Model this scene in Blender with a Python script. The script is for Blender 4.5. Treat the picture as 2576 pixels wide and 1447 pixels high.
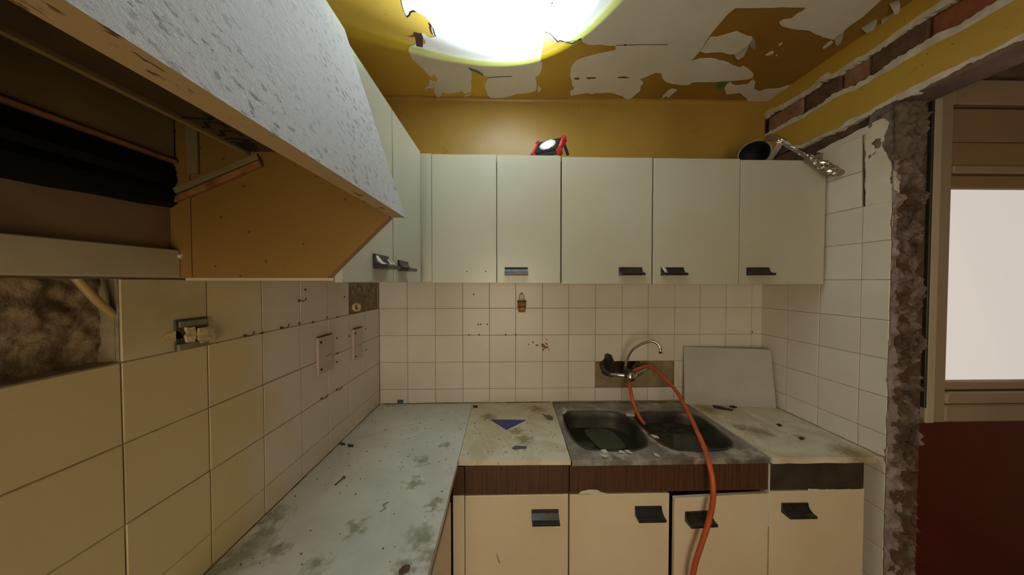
import bpy, bmesh, math, random
from mathutils import Vector, Matrix, noise
from mathutils.geometry import tessellate_polygon

for o in list(bpy.data.objects):
    bpy.data.objects.remove(o, do_unlink=True)
S = bpy.context.scene
COL = S.collection
RND = random.Random(7)

# ------------------------------------------------------------------ camera
CAM_LOC = Vector((0.6986, -1.5786, 1.5462))
yaw, pitch, roll = 0.0214, -0.0196, -0.0003
fw = Vector((math.sin(yaw)*math.cos(pitch), math.cos(yaw)*math.cos(pitch), math.sin(pitch)))
rt = Vector((math.cos(yaw), -math.sin(yaw), 0)); up = rt.cross(fw)
r2 = rt*math.cos(roll) + up*math.sin(roll); u2 = up*math.cos(roll) - rt*math.sin(roll)
cd = bpy.data.cameras.new('camera'); cam = bpy.data.objects.new('camera', cd); COL.objects.link(cam)
cd.sensor_width = 36; cd.lens = 715.02/2576*36; cd.clip_start = 0.02
cam.matrix_world = Matrix(((r2.x, u2.x, -fw.x, CAM_LOC.x), (r2.y, u2.y, -fw.y, CAM_LOC.y), (r2.z, u2.z, -fw.z, CAM_LOC.z), (0, 0, 0, 1)))
S.camera = cam

# ------------------------------------------------------------------ world, lights, exposure
wd = bpy.data.worlds.new('world'); S.world = wd; wd.use_nodes = True
wd.node_tree.nodes['Background'].inputs[0].default_value = (0.75, 0.85, 1.0, 1)
wd.node_tree.nodes['Background'].inputs[1].default_value = 0.02
def area(name, loc, aim, sx, sy, energy, color):
    ld = bpy.data.lights.new(name, 'AREA'); ld.shape = 'RECTANGLE'; ld.size = sx; ld.size_y = sy
    ld.energy = energy; ld.color = color
    o = bpy.data.objects.new(name, ld); COL.objects.link(o); o.location = loc
    o.rotation_euler = (Vector(aim)-Vector(loc)).to_track_quat('-Z', 'Y').to_euler()
    return o
area('room_lamp', (0.70, -3.15, 1.15), (1.15, 0, 1.2), 1.0, 1.35, 15.5, (1.0, 0.83, 0.57))
area('window_daylight', (3.0, -0.56, 1.55), (2.6, -2.5, 1.4), 1.0, 0.7, 1.2, (1.0, 0.93, 0.85))
S.view_settings.view_transform = 'Standard'; S.view_settings.look = 'None'
S.view_settings.exposure = 0.36; S.view_settings.gamma = 1.0; S.view_settings.use_curve_mapping = False
TORCH_SPOT, TORCH_HALO = 145.0, 34.0

# ------------------------------------------------------------------ material helpers
def srgb(r, g, b):
    f = lambda c: ((c/255)/12.92 if c/255 <= 0.04045 else ((c/255+0.055)/1.055)**2.4)
    return (f(r), f(g), f(b), 1)
class NT:
    def __init__(s, name):
        s.m = bpy.data.materials.new(name); s.m.use_nodes = True; s.t = s.m.node_tree
        s.b = s.t.nodes['Principled BSDF']; s._co = None
    def n(s, typ, **kw):
        x = s.t.nodes.new(typ)
        for k, v in kw.items(): setattr(x, k, v)
        return x
    def link(s, a, b): s.t.links.new(a, b)
    def co(s, scale=(1, 1, 1), rot=(0, 0, 0), obj=False):
        g = s.n('ShaderNodeTexCoord') if obj else s.n('ShaderNodeNewGeometry')
        mp = s.n('ShaderNodeMapping'); mp.inputs['Scale'].default_value = scale; mp.inputs['Rotation'].default_value = rot
        s.link(g.outputs['Object' if obj else 'Position'], mp.inputs[0]); return mp.outputs[0]
    def noise(s, scale, detail=4, rough=0.55, co=None, dist=0):
        x = s.n('ShaderNodeTexNoise'); x.inputs['Scale'].default_value = scale; x.inputs['Detail'].default_value = detail
        x.inputs['Roughness'].default_value = rough; x.inputs['Distortion'].default_value = dist
        s.link(co if co is not None else s.co(), x.inputs['Vector']); return x.outputs['Fac']
    def voro(s, scale, co=None):
        x = s.n('ShaderNodeTexVoronoi'); x.inputs['Scale'].default_value = scale
        s.link(co if co is not None else s.co(), x.inputs['Vector']); return x.outputs['Distance']
    def ramp(s, fac, stops):
        x = s.n('ShaderNodeValToRGB'); e = x.color_ramp.elements
        while len(e) < len(stops): e.new(0.5)
        for el, (p, c) in zip(e, stops):
            el.position = p; el.color = c if isinstance(c, tuple) else (c, c, c, 1)
        s.link(fac, x.inputs[0]); return x.outputs[0]
    def mix(s, fac, a, b, blend='MIX'):
        x = s.n('ShaderNodeMix', data_type='RGBA', blend_type=blend)
        for sock, v in ((x.inputs[0], fac), (x.inputs[6], a), (x.inputs[7], b)):
            if isinstance(v, (int, float, tuple)): sock.default_value = v
            else: s.link(v, sock)
        return x.outputs[2]
    def math(s, op, a, b=0.0):
        x = s.n('ShaderNodeMath', operation=op)
        for sock, v in zip(x.inputs, (a, b)):
            if isinstance(v, (int, float)): sock.default_value = v
            else: s.link(v, sock)
        return x.outputs[0]
    def col(s, c):
        if isinstance(c, tuple): s.b.inputs['Base Color'].default_value = c
        else: s.link(c, s.b.inputs['Base Color'])
        return s
    def set(s, **kw):
        for k, v in kw.items():
            k = k.replace('_', ' ').title().replace('Ior', 'IOR')
            if isinstance(v, (int, float, tuple)): s.b.inputs[k].default_value = v
            else: s.link(v, s.b.inputs[k])
        return s
    def bump(s, h, strength=0.3, dist=0.002):
        x = s.n('ShaderNodeBump'); x.inputs['Strength'].default_value = strength; x.inputs['Distance'].default_value = dist
        s.link(h, x.inputs['Height']); s.link(x.outputs[0], s.b.inputs['Normal']); return s
    def spots(s, pts, amp=0.02):
        """stain mask: soft blobs at real places on the slab, edges broken by noise"""
        co = s.co(); nz = s.noise(45, 4); tot = None
        for (x, y, z), r in pts:
            d = s.n('ShaderNodeVectorMath', operation='DISTANCE'); s.link(co, d.inputs[0]); d.inputs[1].default_value = (x, y, z)
            v = s.math('SUBTRACT', 1.0, s.math('DIVIDE', s.math('ADD', d.outputs['Value'], s.math('MULTIPLY', s.math('SUBTRACT', nz, 0.5), amp*3)), r))
            v = s.math('MAXIMUM', v, 0.0)
            tot = v if tot is None else s.math('MAXIMUM', tot, v)
        return tot
def plain(name, c, rough=0.5, metal=0.0, var=0.12, scale=12, bump=0.0, spec=0.5):
    k = NT(name); nz = k.noise(scale, 5)
    dark = tuple(x*(1-var) for x in c[:3])+(1,); lite = tuple(min(1, x*(1+var)) for x in c[:3])+(1,)
    k.col(k.ramp(nz, [(0.3, dark), (0.7, lite)])); k.set(roughness=rough, metallic=metal)
    k.b.inputs['Specular IOR Level'].default_value = spec
    if bump: k.bump(k.noise(scale*6, 4), bump)
    return k.m
M = {}
# glazed wall tiles
k = NT('white_tile'); oi = k.n('ShaderNodeObjectInfo')
a = k.mix(k.ramp(k.noise(3.5, 3), [(0.35, 0.0), (0.7, 1.0)]), (0.74, 0.70, 0.625, 1), (0.67, 0.62, 0.52, 1))
a = k.mix(k.math('MULTIPLY', oi.outputs['Random'], 0.35), a, (0.60, 0.55, 0.47, 1))
k.col(k.mix(k.ramp(k.noise(60, 3), [(0.70, 0.0), (0.80, 0.5)]), a, (0.30, 0.25, 0.17, 1)))
k.set(roughness=0.32); k.bump(k.noise(25, 2), 0.06); M['tile'] = k.m
# the same glaze, yellowed by kitchen grease towards the cooker
k = NT('greasy_tile'); P_ = k.n('ShaderNodeSeparateXYZ'); k.link(k.co(), P_.inputs[0])
gr = k.math('ADD', k.math('MULTIPLY', P_.outputs['Y'], -1.0), k.math('MULTIPLY', k.noise(4, 3), 0.35))
a = k.mix(k.ramp(gr, [(0.85, 0.0), (1.40, 1.0)]), (0.63, 0.565, 0.47, 1), (0.60, 0.47, 0.25, 1))
k.col(a); k.set(roughness=0.34); k.bump(k.noise(25, 2), 0.06); M['tile_grease'] = k.m
k = NT('aged_tile')
a = k.mix(k.ramp(k.noise(9, 5), [(0.35, 0.0), (0.65, 1.0)]), (0.60, 0.49, 0.28, 1), (0.48, 0.375, 0.18, 1)); k.col(a); k.set(roughness=0.4); M['tile_old'] = k.m
M['grout'] = plain('grout', (0.27, 0.215, 0.14, 1), 0.9, var=0.35, scale=30, bump=0.4)
k = NT('tile_adhesive'); a = k.ramp(k.noise(14, 6, 0.65), [(0.3, (0.16, 0.12, 0.06, 1)), (0.55, (0.27, 0.21, 0.115, 1)), (0.8, (0.36, 0.30, 0.19, 1))])
k.col(a); k.set(roughness=0.95); k.bump(k.noise(40, 6, 0.7), 0.7, 0.004); M['mortar'] = k.m
k = NT('rubble_mortar'); a = k.ramp(k.noise(24, 8, 0.72, dist=0.5), [(0.33, (0.06, 0.038, 0.02, 1)), (0.46, (0.19, 0.13, 0.068, 1)), (0.57, (0.31, 0.22, 0.12, 1)), (0.70, (0.46, 0.34, 0.23, 1))])
k.col(a); k.set(roughness=0.95); k.bump(k.noise(35, 6, 0.7), 0.8, 0.006); M['rubble'] = k.m
k = NT('broken_wall'); a = k.ramp(k.noise(13, 7, 0.7, dist=0.8, co=k.co((1, 1, 0.55))), [(0.26, (0.06, 0.035, 0.025, 1)), (0.45, (0.17, 0.115, 0.085, 1)), (0.60, (0.27, 0.20, 0.17, 1)), (0.78, (0.36, 0.30, 0.25, 1))])
a = k.mix(k.ramp(k.noise(7, 3), [(0.60, 0.0), (0.70, 0.8)]), a, (0.19, 0.075, 0.04, 1))
k.col(a); k.set(roughness=0.95); k.bump(k.noise(45, 6, 0.75), 0.9, 0.006); M['broken'] = k.m
# ochre wall paint
def ochre(name, c, c2):
    k = NT(name); a = k.mix(k.ramp(k.noise(2.5, 4), [(0.35, 0.0), (0.7, 1.0)]), c, c2)
    a = k.mix(k.ramp(k.voro(26), [(0.05, 0.8), (0.085, 0.0)]), a, (0.16, 0.085, 0.02, 1))
    k.col(a); k.set(roughness=k.ramp(k.noise(6, 4), [(0.3, 0.26), (0.7, 0.42)])); k.bump(k.noise(16, 4), 0.25, 0.004); return k.m
M['ochre'] = ochre('ochre_paint', (0.41, 0.265, 0.052, 1), (0.34, 0.205, 0.037, 1)); 
k = NT('ochre_ceiling_falloff'); P_ = k.n('ShaderNodeSeparateXYZ'); k.link(k.co(), P_.inputs[0])      # same ochre; the torch's falloff is painted in, browner towards the chased wall
dim = k.ramp(k.math('MULTIPLY', k.math('ADD', P_.outputs['X'], k.math('MULTIPLY', k.noise(2.2, 4), 0.6)), 0.4), [(0.36, 0.0), (0.72, 1.0)])
a = k.mix(dim, k.mix(k.ramp(k.noise(2.5, 4), [(0.35, 0.0), (0.7, 1.0)]), (0.64, 0.435, 0.074, 1), (0.55, 0.35, 0.056, 1)), k.mix(k.noise(5, 4), (0.34, 0.20, 0.036, 1), (0.24, 0.125, 0.024, 1)))
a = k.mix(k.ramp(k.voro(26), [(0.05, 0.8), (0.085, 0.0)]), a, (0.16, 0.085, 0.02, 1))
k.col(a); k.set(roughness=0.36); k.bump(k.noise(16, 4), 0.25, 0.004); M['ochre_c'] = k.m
M['ochre2'] = ochre('ochre_paint_lit', (0.54, 0.37, 0.058, 1), (0.47, 0.30, 0.046, 1))  # same ochre, yellower: torch bounce on the right wall put into the colour
k = NT('greasy_wall'); k.col(k.mix(k.ramp(k.noise(3, 4), [(0.4, 0.0), (0.6, 1.0)]), (0.20, 0.115, 0.045, 1), (0.30, 0.21, 0.12, 1))); k.set(roughness=0.6); M['greasy'] = k.m
k = NT('white_ceiling_paint'); k.col(k.mix(k.ramp(k.noise(5, 4), [(0.35, 0.0), (0.7, 1.0)]), (0.72, 0.71, 0.66, 1), (0.64, 0.62, 0.56, 1))); k.set(roughness=0.8); k.bump(k.noise(60, 3), 0.12); M['flake'] = k.m
M['plaster'] = plain('white_plaster', (0.60, 0.55, 0.46, 1), 0.9, var=0.22, scale=22, bump=0.6)
M['plaster_flat'] = plain('smooth_plaster', (0.66, 0.61, 0.50, 1), 0.75, var=0.10, scale=9, bump=0.2)
M['plaster_mauve'] = plain('mauve_plaster', (0.43, 0.34, 0.32, 1), 0.9, var=0.35, scale=30, bump=0.7)
M['green'] = plain('green_paint', (0.055, 0.20, 0.085, 1), 0.8)
M['flap'] = plain('flap_maroon', (0.15, 0.07, 0.06, 1), 0.9)  # darker and redder than the other paint curls
M['crack'] = plain('crack_dirt', (0.10, 0.065, 0.03, 1), 0.95)
k = NT('red_brick'); a = k.ramp(k.noise(20, 6, 0.65), [(0.3, (0.16, 0.045, 0.018, 1)), (0.7, (0.32, 0.10, 0.04, 1))]); k.col(a); k.set(roughness=0.95); k.bump(k.noise(60, 5), 0.6); M['brick'] = k.m
M['cavity'] = plain('dark_cavity', (0.05, 0.041, 0.026, 1), 0.95, var=0.45, scale=30, bump=0.6)
M['brick_tan'] = plain('tan_brick', (0.27, 0.15, 0.075, 1), 0.95, var=0.3, scale=25, bump=0.6)
M['brick_dark'] = plain('sooty_brick', (0.115, 0.065, 0.04, 1), 0.95, var=0.4, scale=25, bump=0.6)
# joinery
k = NT('cream_laminate'); k.col(k.mix(k.ramp(k.noise(2.2, 3), [(0.35, 0.0), (0.7, 1.0)]), (0.505, 0.505, 0.41, 1), (0.475, 0.45, 0.335, 1))); k.set(roughness=0.24); k.bump(k.noise(8, 2), 0.02); M['door_up'] = k.m
k = NT('yellowed_laminate'); a = k.mix(k.ramp(k.noise(2.0, 4), [(0.35, 0.0), (0.7, 1.0)]), (0.76, 0.65, 0.47, 1), (0.69, 0.56, 0.37, 1)); k.col(a); k.set(roughness=0.38); M['door_low'] = k.m
M['carcass'] = plain('carcass_board', (0.55, 0.47, 0.33, 1), 0.6)
k = NT('dark_wood_laminate'); a = k.ramp(k.noise(9, 4, 0.6, k.co((28, 28, 0.7))), [(0.3, (0.038, 0.014, 0.006, 1)), (0.7, (0.125, 0.05, 0.02, 1))]); k.col(a); k.set(roughness=0.42); M['fascia'] = k.m
M['fascia_dark'] = plain('sooty_wood', (0.045, 0.032, 0.020, 1), 0.6, var=0.35, scale=16)
M['raw_wood'] = plain('raw_wood_edge', (0.34, 0.18, 0.09, 1), 0.7)
k = NT('black_plastic'); k.col(k.ramp(k.noise(40, 4), [(0.4, (0.012, 0.011, 0.010, 1)), (0.75, (0.035, 0.032, 0.028, 1))])); k.set(roughness=0.33); M['black'] = k.m
# hood: white board full of chips and rust flecks
k = NT('speckled_white_board')
sp = k.ramp(k.noise(105, 3, 0.6, k.co((1.6, 0.75, 1.1), (0.3, 0, 0))), [(0.575, 0.0), (0.63, 1.0)])
den = k.ramp(k.noise(3.0, 3), [(0.38, 0.12), (0.60, 1.0)])
k.col(k.mix(k.math('MULTIPLY', sp, den), k.mix(k.noise(6, 5), (0.555, 0.565, 0.585, 1), (0.45, 0.455, 0.465, 1)), (0.10, 0.09, 0.085, 1)))
k.set(roughness=0.5); k.bump(k.noise(75, 6, 0.75), 0.7, 0.004); M['hood_white'] = k.m
k = NT('rusty_tan_edge'); sp = k.ramp(k.noise(60, 4, 0.6, k.co((2, 0.8, 1))), [(0.60, 0.0), (0.66, 1.0)])
k.col(k.mix(sp, (0.46, 0.325, 0.155, 1), (0.13, 0.06, 0.025, 1))); k.set(roughness=0.6); M['hood_edge'] = k.m
k = NT('greasy_orange_board'); a = k.mix(k.ramp(k.noise(2.5, 4), [(0.3, 0.0), (0.7, 1.0)]), (0.31, 0.18, 0.040, 1), (0.25, 0.135, 0.027, 1))
a = k.mix(k.ramp(k.voro(30), [(0.07, 0.8), (0.12, 0.0)]), a, (0.10, 0.05, 0.015, 1)); k.col(a); k.set(roughness=0.45); M['hood_orange'] = k.m
M['hood_dark'] = plain('gap_shade_brown', (0.085, 0.054, 0.022, 1), 0.55, var=0.3, scale=8)
M['hood_tan'] = plain('grease_tan_board', (0.30, 0.225, 0.09, 1), 0.6, var=0.2, scale=6)
M['rust'] = plain('rusty_bar', (0.30, 0.125, 0.035, 1), 0.75, var=0.4, scale=30)
M['jet'] = plain('jet_black', (0.006, 0.0075, 0.009, 1), 0.6)  # flat near-black, also used for shadows painted along ceiling paint edges
M['scrawl'] = plain('faded_ink', (0.008, 0.005, 0.003, 1), 0.8)
M['batten'] = plain('off_white_batten', (0.50, 0.42, 0.27, 1), 0.55, var=0.14, scale=7)
# stone
k = NT('grey_marble')
STL = [(0.0307,-0.758,0.87),(0.0462,-0.8104,0.87),(0.0502,-0.8453,0.87),(0.0392,-0.8769,0.87),(0.0244,-0.9011,0.87),(0.0197,-0.9149,0.87),(0.1247,-0.8632,0.87),(0.2421,-0.8991,0.87),(0.2886,-0.7969,0.87),(0.3818,-0.5111,0.87),(0.3868,-0.628,0.87),(0.0612,0.0058,0.87),(0.4837,-0.724,0.87),(0.4753,-0.8375,0.87),(0.5143,-0.8872,0.87),(0.4563,-0.9151,0.87),(0.4466,-0.4078,0.87)]
STR = [0.055,0.045,0.07,0.08,0.06,0.05,0.04,0.04,0.04,0.045,0.045,0.07,0.035,0.06,0.05,0.035,0.03]
st = k.spots(list(zip(STL, STR)), 0.035)
a = k.mix(k.ramp(k.noise(5, 6, 0.6, dist=1.2), [(0.35, 0.0), (0.65, 1.0)]), (0.70, 0.71, 0.65, 1), (0.59, 0.60, 0.54, 1))
a = k.mix(k.ramp(st, [(0.15, 0.0), (0.85, 0.7)]), a, (0.17, 0.155, 0.05, 1))
a = k.mix(k.ramp(k.noise(38, 4, 0.6), [(0.69, 0.0), (0.74, 0.85)]), a, (0.07, 0.06, 0.04, 1)); k.col(a); k.set(roughness=0.4); k.bump(k.noise(30, 4), 0.1); M['marble'] = k.m
k = NT('stained_marble')
a = k.mix(k.ramp(k.noise(6, 6, 0.65, dist=1.0), [(0.36, 0.0), (0.62, 1.0)]), (0.74, 0.70, 0.55, 1), (0.57, 0.50, 0.32, 1))
ST2 = [(0.779,-0.3704,0.87),(0.7473,-0.3046,0.87),(0.6133,-0.1692,0.87),(0.8612,-0.086,0.87),(1.8271,-0.3283,0.87),(1.7841,-0.2921,0.87),(1.8567,-0.3459,0.87),(2.0595,-0.4979,0.87),(1.7679,-0.106,0.87),(1.9741,-0.381,0.87)]
st = k.spots(list(zip(ST2, [0.06,0.04,0.05,0.06,0.07,0.05,0.05,0.08,0.08,0.03])), 0.03)
a = k.mix(k.ramp(st, [(0.1, 0.0), (0.8, 0.8)]), a, (0.23, 0.155, 0.055, 1))
a = k.mix(k.ramp(k.noise(45, 4, 0.6), [(0.67, 0.0), (0.72, 0.85)]), a, (0.07, 0.055, 0.03, 1)); k.col(a); k.set(roughness=0.5); M['marble2'] = k.m
# metals, plastics, glass
k = NT('dirty_steel'); RES = [(1.3381,-0.3919,0.87),(1.3658,-0.4614,0.87),(1.3286,-0.3139,0.87),(1.1472,-0.4831,0.87),(1.3675,-0.1428,0.87),(1.6087,-0.4828,0.87),(1.6797,-0.4843,0.87),(1.0811,-0.4919,0.87),(1.4285,-0.4893,0.87),(1.3491,-0.4276,0.87),(1.0088,-0.0893,0.87)]
lime = k.ramp(k.spots(list(zip(RES, [0.04,0.05,0.035,0.04,0.05,0.05,0.04,0.035,0.05,0.04,0.03])), 0.03), [(0.2, 0.0), (0.7, 0.9)])
k.col(k.mix(lime, k.mix(k.ramp(k.noise(13, 6, 0.65), [(0.45, 0.0), (0.70, 1.0)]), (0.30, 0.285, 0.26, 1), (0.50, 0.48, 0.43, 1)), (0.66, 0.65, 0.60, 1)))
k.set(metallic=k.ramp(k.noise(13, 6, 0.65), [(0.45, 0.85), (0.70, 0.2)]), roughness=k.ramp(k.noise(20, 4), [(0.3, 0.32), (0.7, 0.6)])); k.bump(k.noise(60, 3), 0.1); M['steel'] = k.m
k = NT('basin_steel'); k.col(k.ramp(k.noise(10, 5), [(0.35, (0.075, 0.068, 0.055, 1)), (0.7, (0.16, 0.145, 0.12, 1))])); k.set(metallic=0.7, roughness=0.45); M['basin'] = k.m
k = NT('murky_water'); k.col(k.ramp(k.noise(9, 4), [(0.3, (0.018, 0.016, 0.009, 1)), (0.7, (0.035, 0.031, 0.018, 1))])); k.set(roughness=0.08); k.b.inputs['IOR'].default_value = 1.33; M['water'] = k.m
k = NT('murky_water_green'); k.col(k.ramp(k.noise(9, 4), [(0.3, (0.022, 0.024, 0.014, 1)), (0.7, (0.05, 0.05, 0.034, 1))])); k.set(roughness=0.1); k.b.inputs['IOR'].default_value = 1.33; M['water2'] = k.m
k = NT('chrome'); k.col((0.62, 0.60, 0.56, 1)); k.set(metallic=1.0, roughness=k.ramp(k.noise(30, 3), [(0.3, 0.12), (0.7, 0.3)])); M['chrome'] = k.m
k = NT('foil'); k.col((0.72, 0.70, 0.64, 1)); k.set(metallic=1.0, roughness=0.2); k.bump(k.noise(90, 4), 0.5); M['foil'] = k.m
M['hose'] = plain('orange_rubber', (0.47, 0.085, 0.018, 1), 0.42, var=0.3, scale=14)
M['pipe'] = plain('grey_pvc', (0.30, 0.29, 0.25, 1), 0.5)
M['pipe_in'] = plain('pipe_inside', (0.014, 0.017, 0.016, 1), 0.7)
M['board'] = plain('grey_board', (0.47, 0.45, 0.40, 1), 0.7, var=0.06, scale=10)
M['red'] = plain('red_rubber', (0.62, 0.035, 0.035, 1), 0.45)
M['torch_body'] = plain('torch_body', (0.028, 0.028, 0.036, 1), 0.4)
k = NT('led'); k.b.inputs['Emission Color'].default_value = (0.93, 0.97, 1, 1); k.b.inputs['Emission Strength'].default_value = 9.0; M['led'] = k.m
k = NT('torch_reflector'); k.col((0.75, 0.75, 0.8, 1)); k.set(metallic=0.6, roughness=0.25); k.b.inputs['Emission Color'].default_value = (0.9, 0.93, 1, 1); k.b.inputs['Emission Strength'].default_value = 0.25; M['reflector'] = k.m
k = NT('amber_plastic'); k.col(k.ramp(k.noise(60, 3), [(0.35, (0.42, 0.22, 0.045, 1)), (0.7, (0.56, 0.35, 0.10, 1))])); k.set(roughness=0.25); k.b.inputs['Transmission Weight'].default_value = 0.25; M['amber'] = k.m
M['amber_dark'] = plain('amber_rim', (0.085, 0.05, 0.012, 1), 0.35)
M['maroon'] = plain('maroon_band', (0.10, 0.016, 0.008, 1), 0.5)
M['pink'] = plain('pink_plastic', (0.52, 0.42, 0.35, 1), 0.45, var=0.06)
M['dark_metal'] = plain('dark_metal', (0.07, 0.07, 0.055, 1), 0.5, metal=0.5)
M['socket_metal'] = plain('tarnished_strap', (0.19, 0.17, 0.10, 1), 0.6, var=0.25, scale=40)
M['cream_lump'] = plain('cream_filler', (0.56, 0.43, 0.23, 1), 0.85, var=0.25, scale=40, bump=0.5)
M['cable'] = plain('yellowed_conduit', (0.40, 0.27, 0.09, 1), 0.5)
M['blue'] = plain('blue_plastic', (0.030, 0.035, 0.19, 1), 0.4)
M['slate'] = plain('slate_blue', (0.075, 0.095, 0.12, 1), 0.5)
M['debris'] = plain('dark_debris', (0.04, 0.03, 0.018, 1), 0.9)
M['chip'] = plain('white_chip', (0.62, 0.60, 0.52, 1), 0.8)
M['frame'] = plain('window_frame_paint', (0.36, 0.27, 0.185, 1), 0.5, var=0.06, scale=5)
M['frame_edge'] = plain('window_frame_lit', (0.52, 0.44, 0.33, 1), 0.5, var=0.06)  # same frame paint, paler: light on the edge put into the colour
M['shutter'] = plain('shutter_box_paint', (0.30, 0.19, 0.10, 1), 0.5, var=0.08, scale=5)
M['dark_red'] = plain('oxblood_paint', (0.075, 0.0032, 0.002, 1), 0.3, var=0.15, scale=5)
k = NT('frosted_pane'); k.col((0.8, 0.78, 0.75, 1)); k.set(roughness=0.6); k.b.inputs['Emission Color'].default_value = (1, 0.935, 0.90, 1); k.b.inputs['Emission Strength'].default_value = 0.36; k.bump(k.noise(70, 3), 0.3); M['pane'] = k.m
M['floor'] = plain('floor_tile', (0.30, 0.24, 0.18, 1), 0.5)
M['side_wall'] = plain('rear_wall_paint', (0.48, 0.38, 0.24, 1), 0.8)
M['soffit'] = plain('brown_soffit', (0.17, 0.105, 0.08, 1), 0.85, var=0.25, scale=9)

# ------------------------------------------------------------------ mesh helpers
def tag(o, label=None, cat=None, group=None, kind=None):
    if label: o['label'] = label
    if cat: o['category'] = cat
    if group: o['group'] = group
    if kind: o['kind'] = kind
    return o
def thing(name, label, cat, loc=(0, 0, 0), group=None):
    o = bpy.data.objects.new(name, None); COL.objects.link(o); o.location = loc; o.empty_display_size = 0.03
    return tag(o, label, cat, group)
def worldloc(o):
    v = Vector((0, 0, 0))
    while o: v += o.location; o = o.parent
    return v
def link(name, me, mat=None, parent=None, smooth=False):
    if mat is not None:
        for m_ in (mat if isinstance(mat, (list, tuple)) else [mat]): me.materials.append(m_)
    if smooth:
        for p in me.polygons: p.use_smooth = True
    o = bpy.data.objects.new(name, me); COL.objects.link(o)
    if parent is not None:
        o.parent = parent
        # meshes are written in world coordinates; their origin stays at the world's, offset by the parent's place
        o.location = -worldloc(parent)
    return o
def from_bm(name, bm, mat=None, parent=None, smooth=False, recalc=True):
    if recalc: bmesh.ops.recalc_face_normals(bm, faces=bm.faces)
    me = bpy.data.meshes.new(name); bm.to_mesh(me); bm.free()
    return link(name, me, mat, parent, smooth)
def bm_box(bm, x0, x1, y0, y1, z0, z1, bevel=0.0, seg=1):
    b = bmesh.new(); bmesh.ops.create_cube(b, size=1)
    for v in b.verts: v.co = Vector(((x0+x1)/2+v.co.x*(x1-x0), (y0+y1)/2+v.co.y*(y1-y0), (z0+z1)/2+v.co.z*(z1-z0)))
    if bevel: bmesh.ops.bevel(b, geom=b.edges[:], offset=bevel, segments=seg, affect='EDGES')
    me = bpy.data.meshes.new('tmp'); b.to_mesh(me); b.free(); bm.from_mesh(me); bpy.data.meshes.remove(me)
def box(name, x, y, z, mat, parent=None, bevel=0.0015, seg=1):
    bm = bmesh.new(); bm_box(bm, x[0], x[1], y[0], y[1], z[0], z[1], bevel, seg)
    return from_bm(name, bm, mat, parent)
def boxes(name, lst, mat, parent=None, bevel=0.0015):
    bm = bmesh.new()
    for x, y, z in lst: bm_box(bm, x[0], x[1], y[0], y[1], z[0], z[1], bevel)
    return from_bm(name, bm, mat, parent)
def bar(name, p0, p1, w, h, mat, parent=None, upv=(0, 0, 1), bevel=0.001):
    p0, p1 = Vector(p0), Vector(p1); d = (p1-p0); L = d.length; d.normalize()
    s = d.cross(Vector(upv)).normalized(); u = s.cross(d)
    bm = bmesh.new(); bm_box(bm, 0, L, -w/2, w/2, -h/2, h/2, bevel)
    for v in bm.verts: v.co = p0+d*v.co.x+s*v.co.y+u*v.co.z
    return from_bm(name, bm, mat, parent)
def jag(pts, step=0.012, amp=0.003, seed=1, closed=True):
    r = random.Random(seed); out = []; P = [Vector(p) for p in pts]; n = len(P)
    for i in range(n if closed else n-1):
        a, b = P[i], P[(i+1) % n]; L = (b-a).length; k = max(1, min(40, int(L/step)))
        for j in range(k):
            p = a.lerp(b, j/k)
            if j: p = p+Vector((r.uniform(-amp, amp), r.uniform(-amp, amp), r.uniform(-amp, amp)))
            out.append(p)
    if not closed: out.append(P[-1])
    return out
def flat(pts, axis, val):
    i = 'XYZ'.index(axis); out = []
    for p in pts:
        p = Vector(p); p[i] = val; out.append(p)
    return out
def prism(name, poly, off, mat, parent=None, holes=(), sidemat=None):
    """outline (3D points of one plane, with holes) pushed along the vector off"""
    loops = [[Vector(p) for p in poly]]+[[Vector(p) for p in h] for h in holes]
    off = Vector(off); V = [p for l in loops for p in l]; tris = tessellate_polygon(loops)
    bm = bmesh.new(); a = [bm.verts.new(p) for p in V]; b = [bm.verts.new(p+off) for p in V]
    for t in tris:
        for vs in ((a[t[0]], a[t[1]], a[t[2]]), (b[t[2]], b[t[1]], b[t[0]])):
            try: bm.faces.new(vs)
            except ValueError: pass
    i = 0; side = []
    for l in loops:
        n = len(l)
        for j in range(n):
            try: side.append(bm.faces.new((a[i+j], b[i+j], b[i+(j+1) % n], a[i+(j+1) % n])))
            except ValueError: pass
        i += n
    if sidemat is not None:
        for f in side: f.material_index = 1
        return from_bm(name, bm, [mat, sidemat], parent)
    return from_bm(name, bm, mat, parent)
def catmull(pts, k=6):
    P = [Vector(p) for p in pts]
    if len(P) < 3: return P
    P = [P[0]*2-P[1]]+P+[P[-1]*2-P[-2]]; out = []
    for i in range(1, len(P)-2):
        for j in range(k):
            t = j/k; a, b, c, d = P[i-1], P[i], P[i+1], P[i+2]
            out.append(0.5*((2*b)+(c-a)*t+(2*a-5*b+4*c-d)*t*t+(3*b-a-3*c+d)*t**3))
    out.append(P[-2]); return out
def tube_bm(bm, pts, rad, seg=12, k=6, cap=True):
    P = catmull(pts, k); n = len(P); rings = []
    R = rad if callable(rad) else (lambda t: rad)
    t0 = (P[1]-P[0]).normalized(); s = t0.orthogonal().normalized()
    for i in range(n):
        t = (P[min(i+1, n-1)]-P[max(i-1, 0)]).normalized(); s = (s-t*s.dot(t)).normalized(); u = t.cross(s); r = R(i/(n-1))
        rings.append([bm.verts.new(P[i]+(s*math.cos(2*math.pi*j/seg)+u*math.sin(2*math.pi*j/seg))*r) for j in range(seg)])
    for A, B in zip(rings, rings[1:]):
        for j in range(seg): bm.faces.new((A[j], A[(j+1) % seg], B[(j+1) % seg], B[j]))
    if cap: bm.faces.new(rings[0][::-1]); bm.faces.new(rings[-1])
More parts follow.
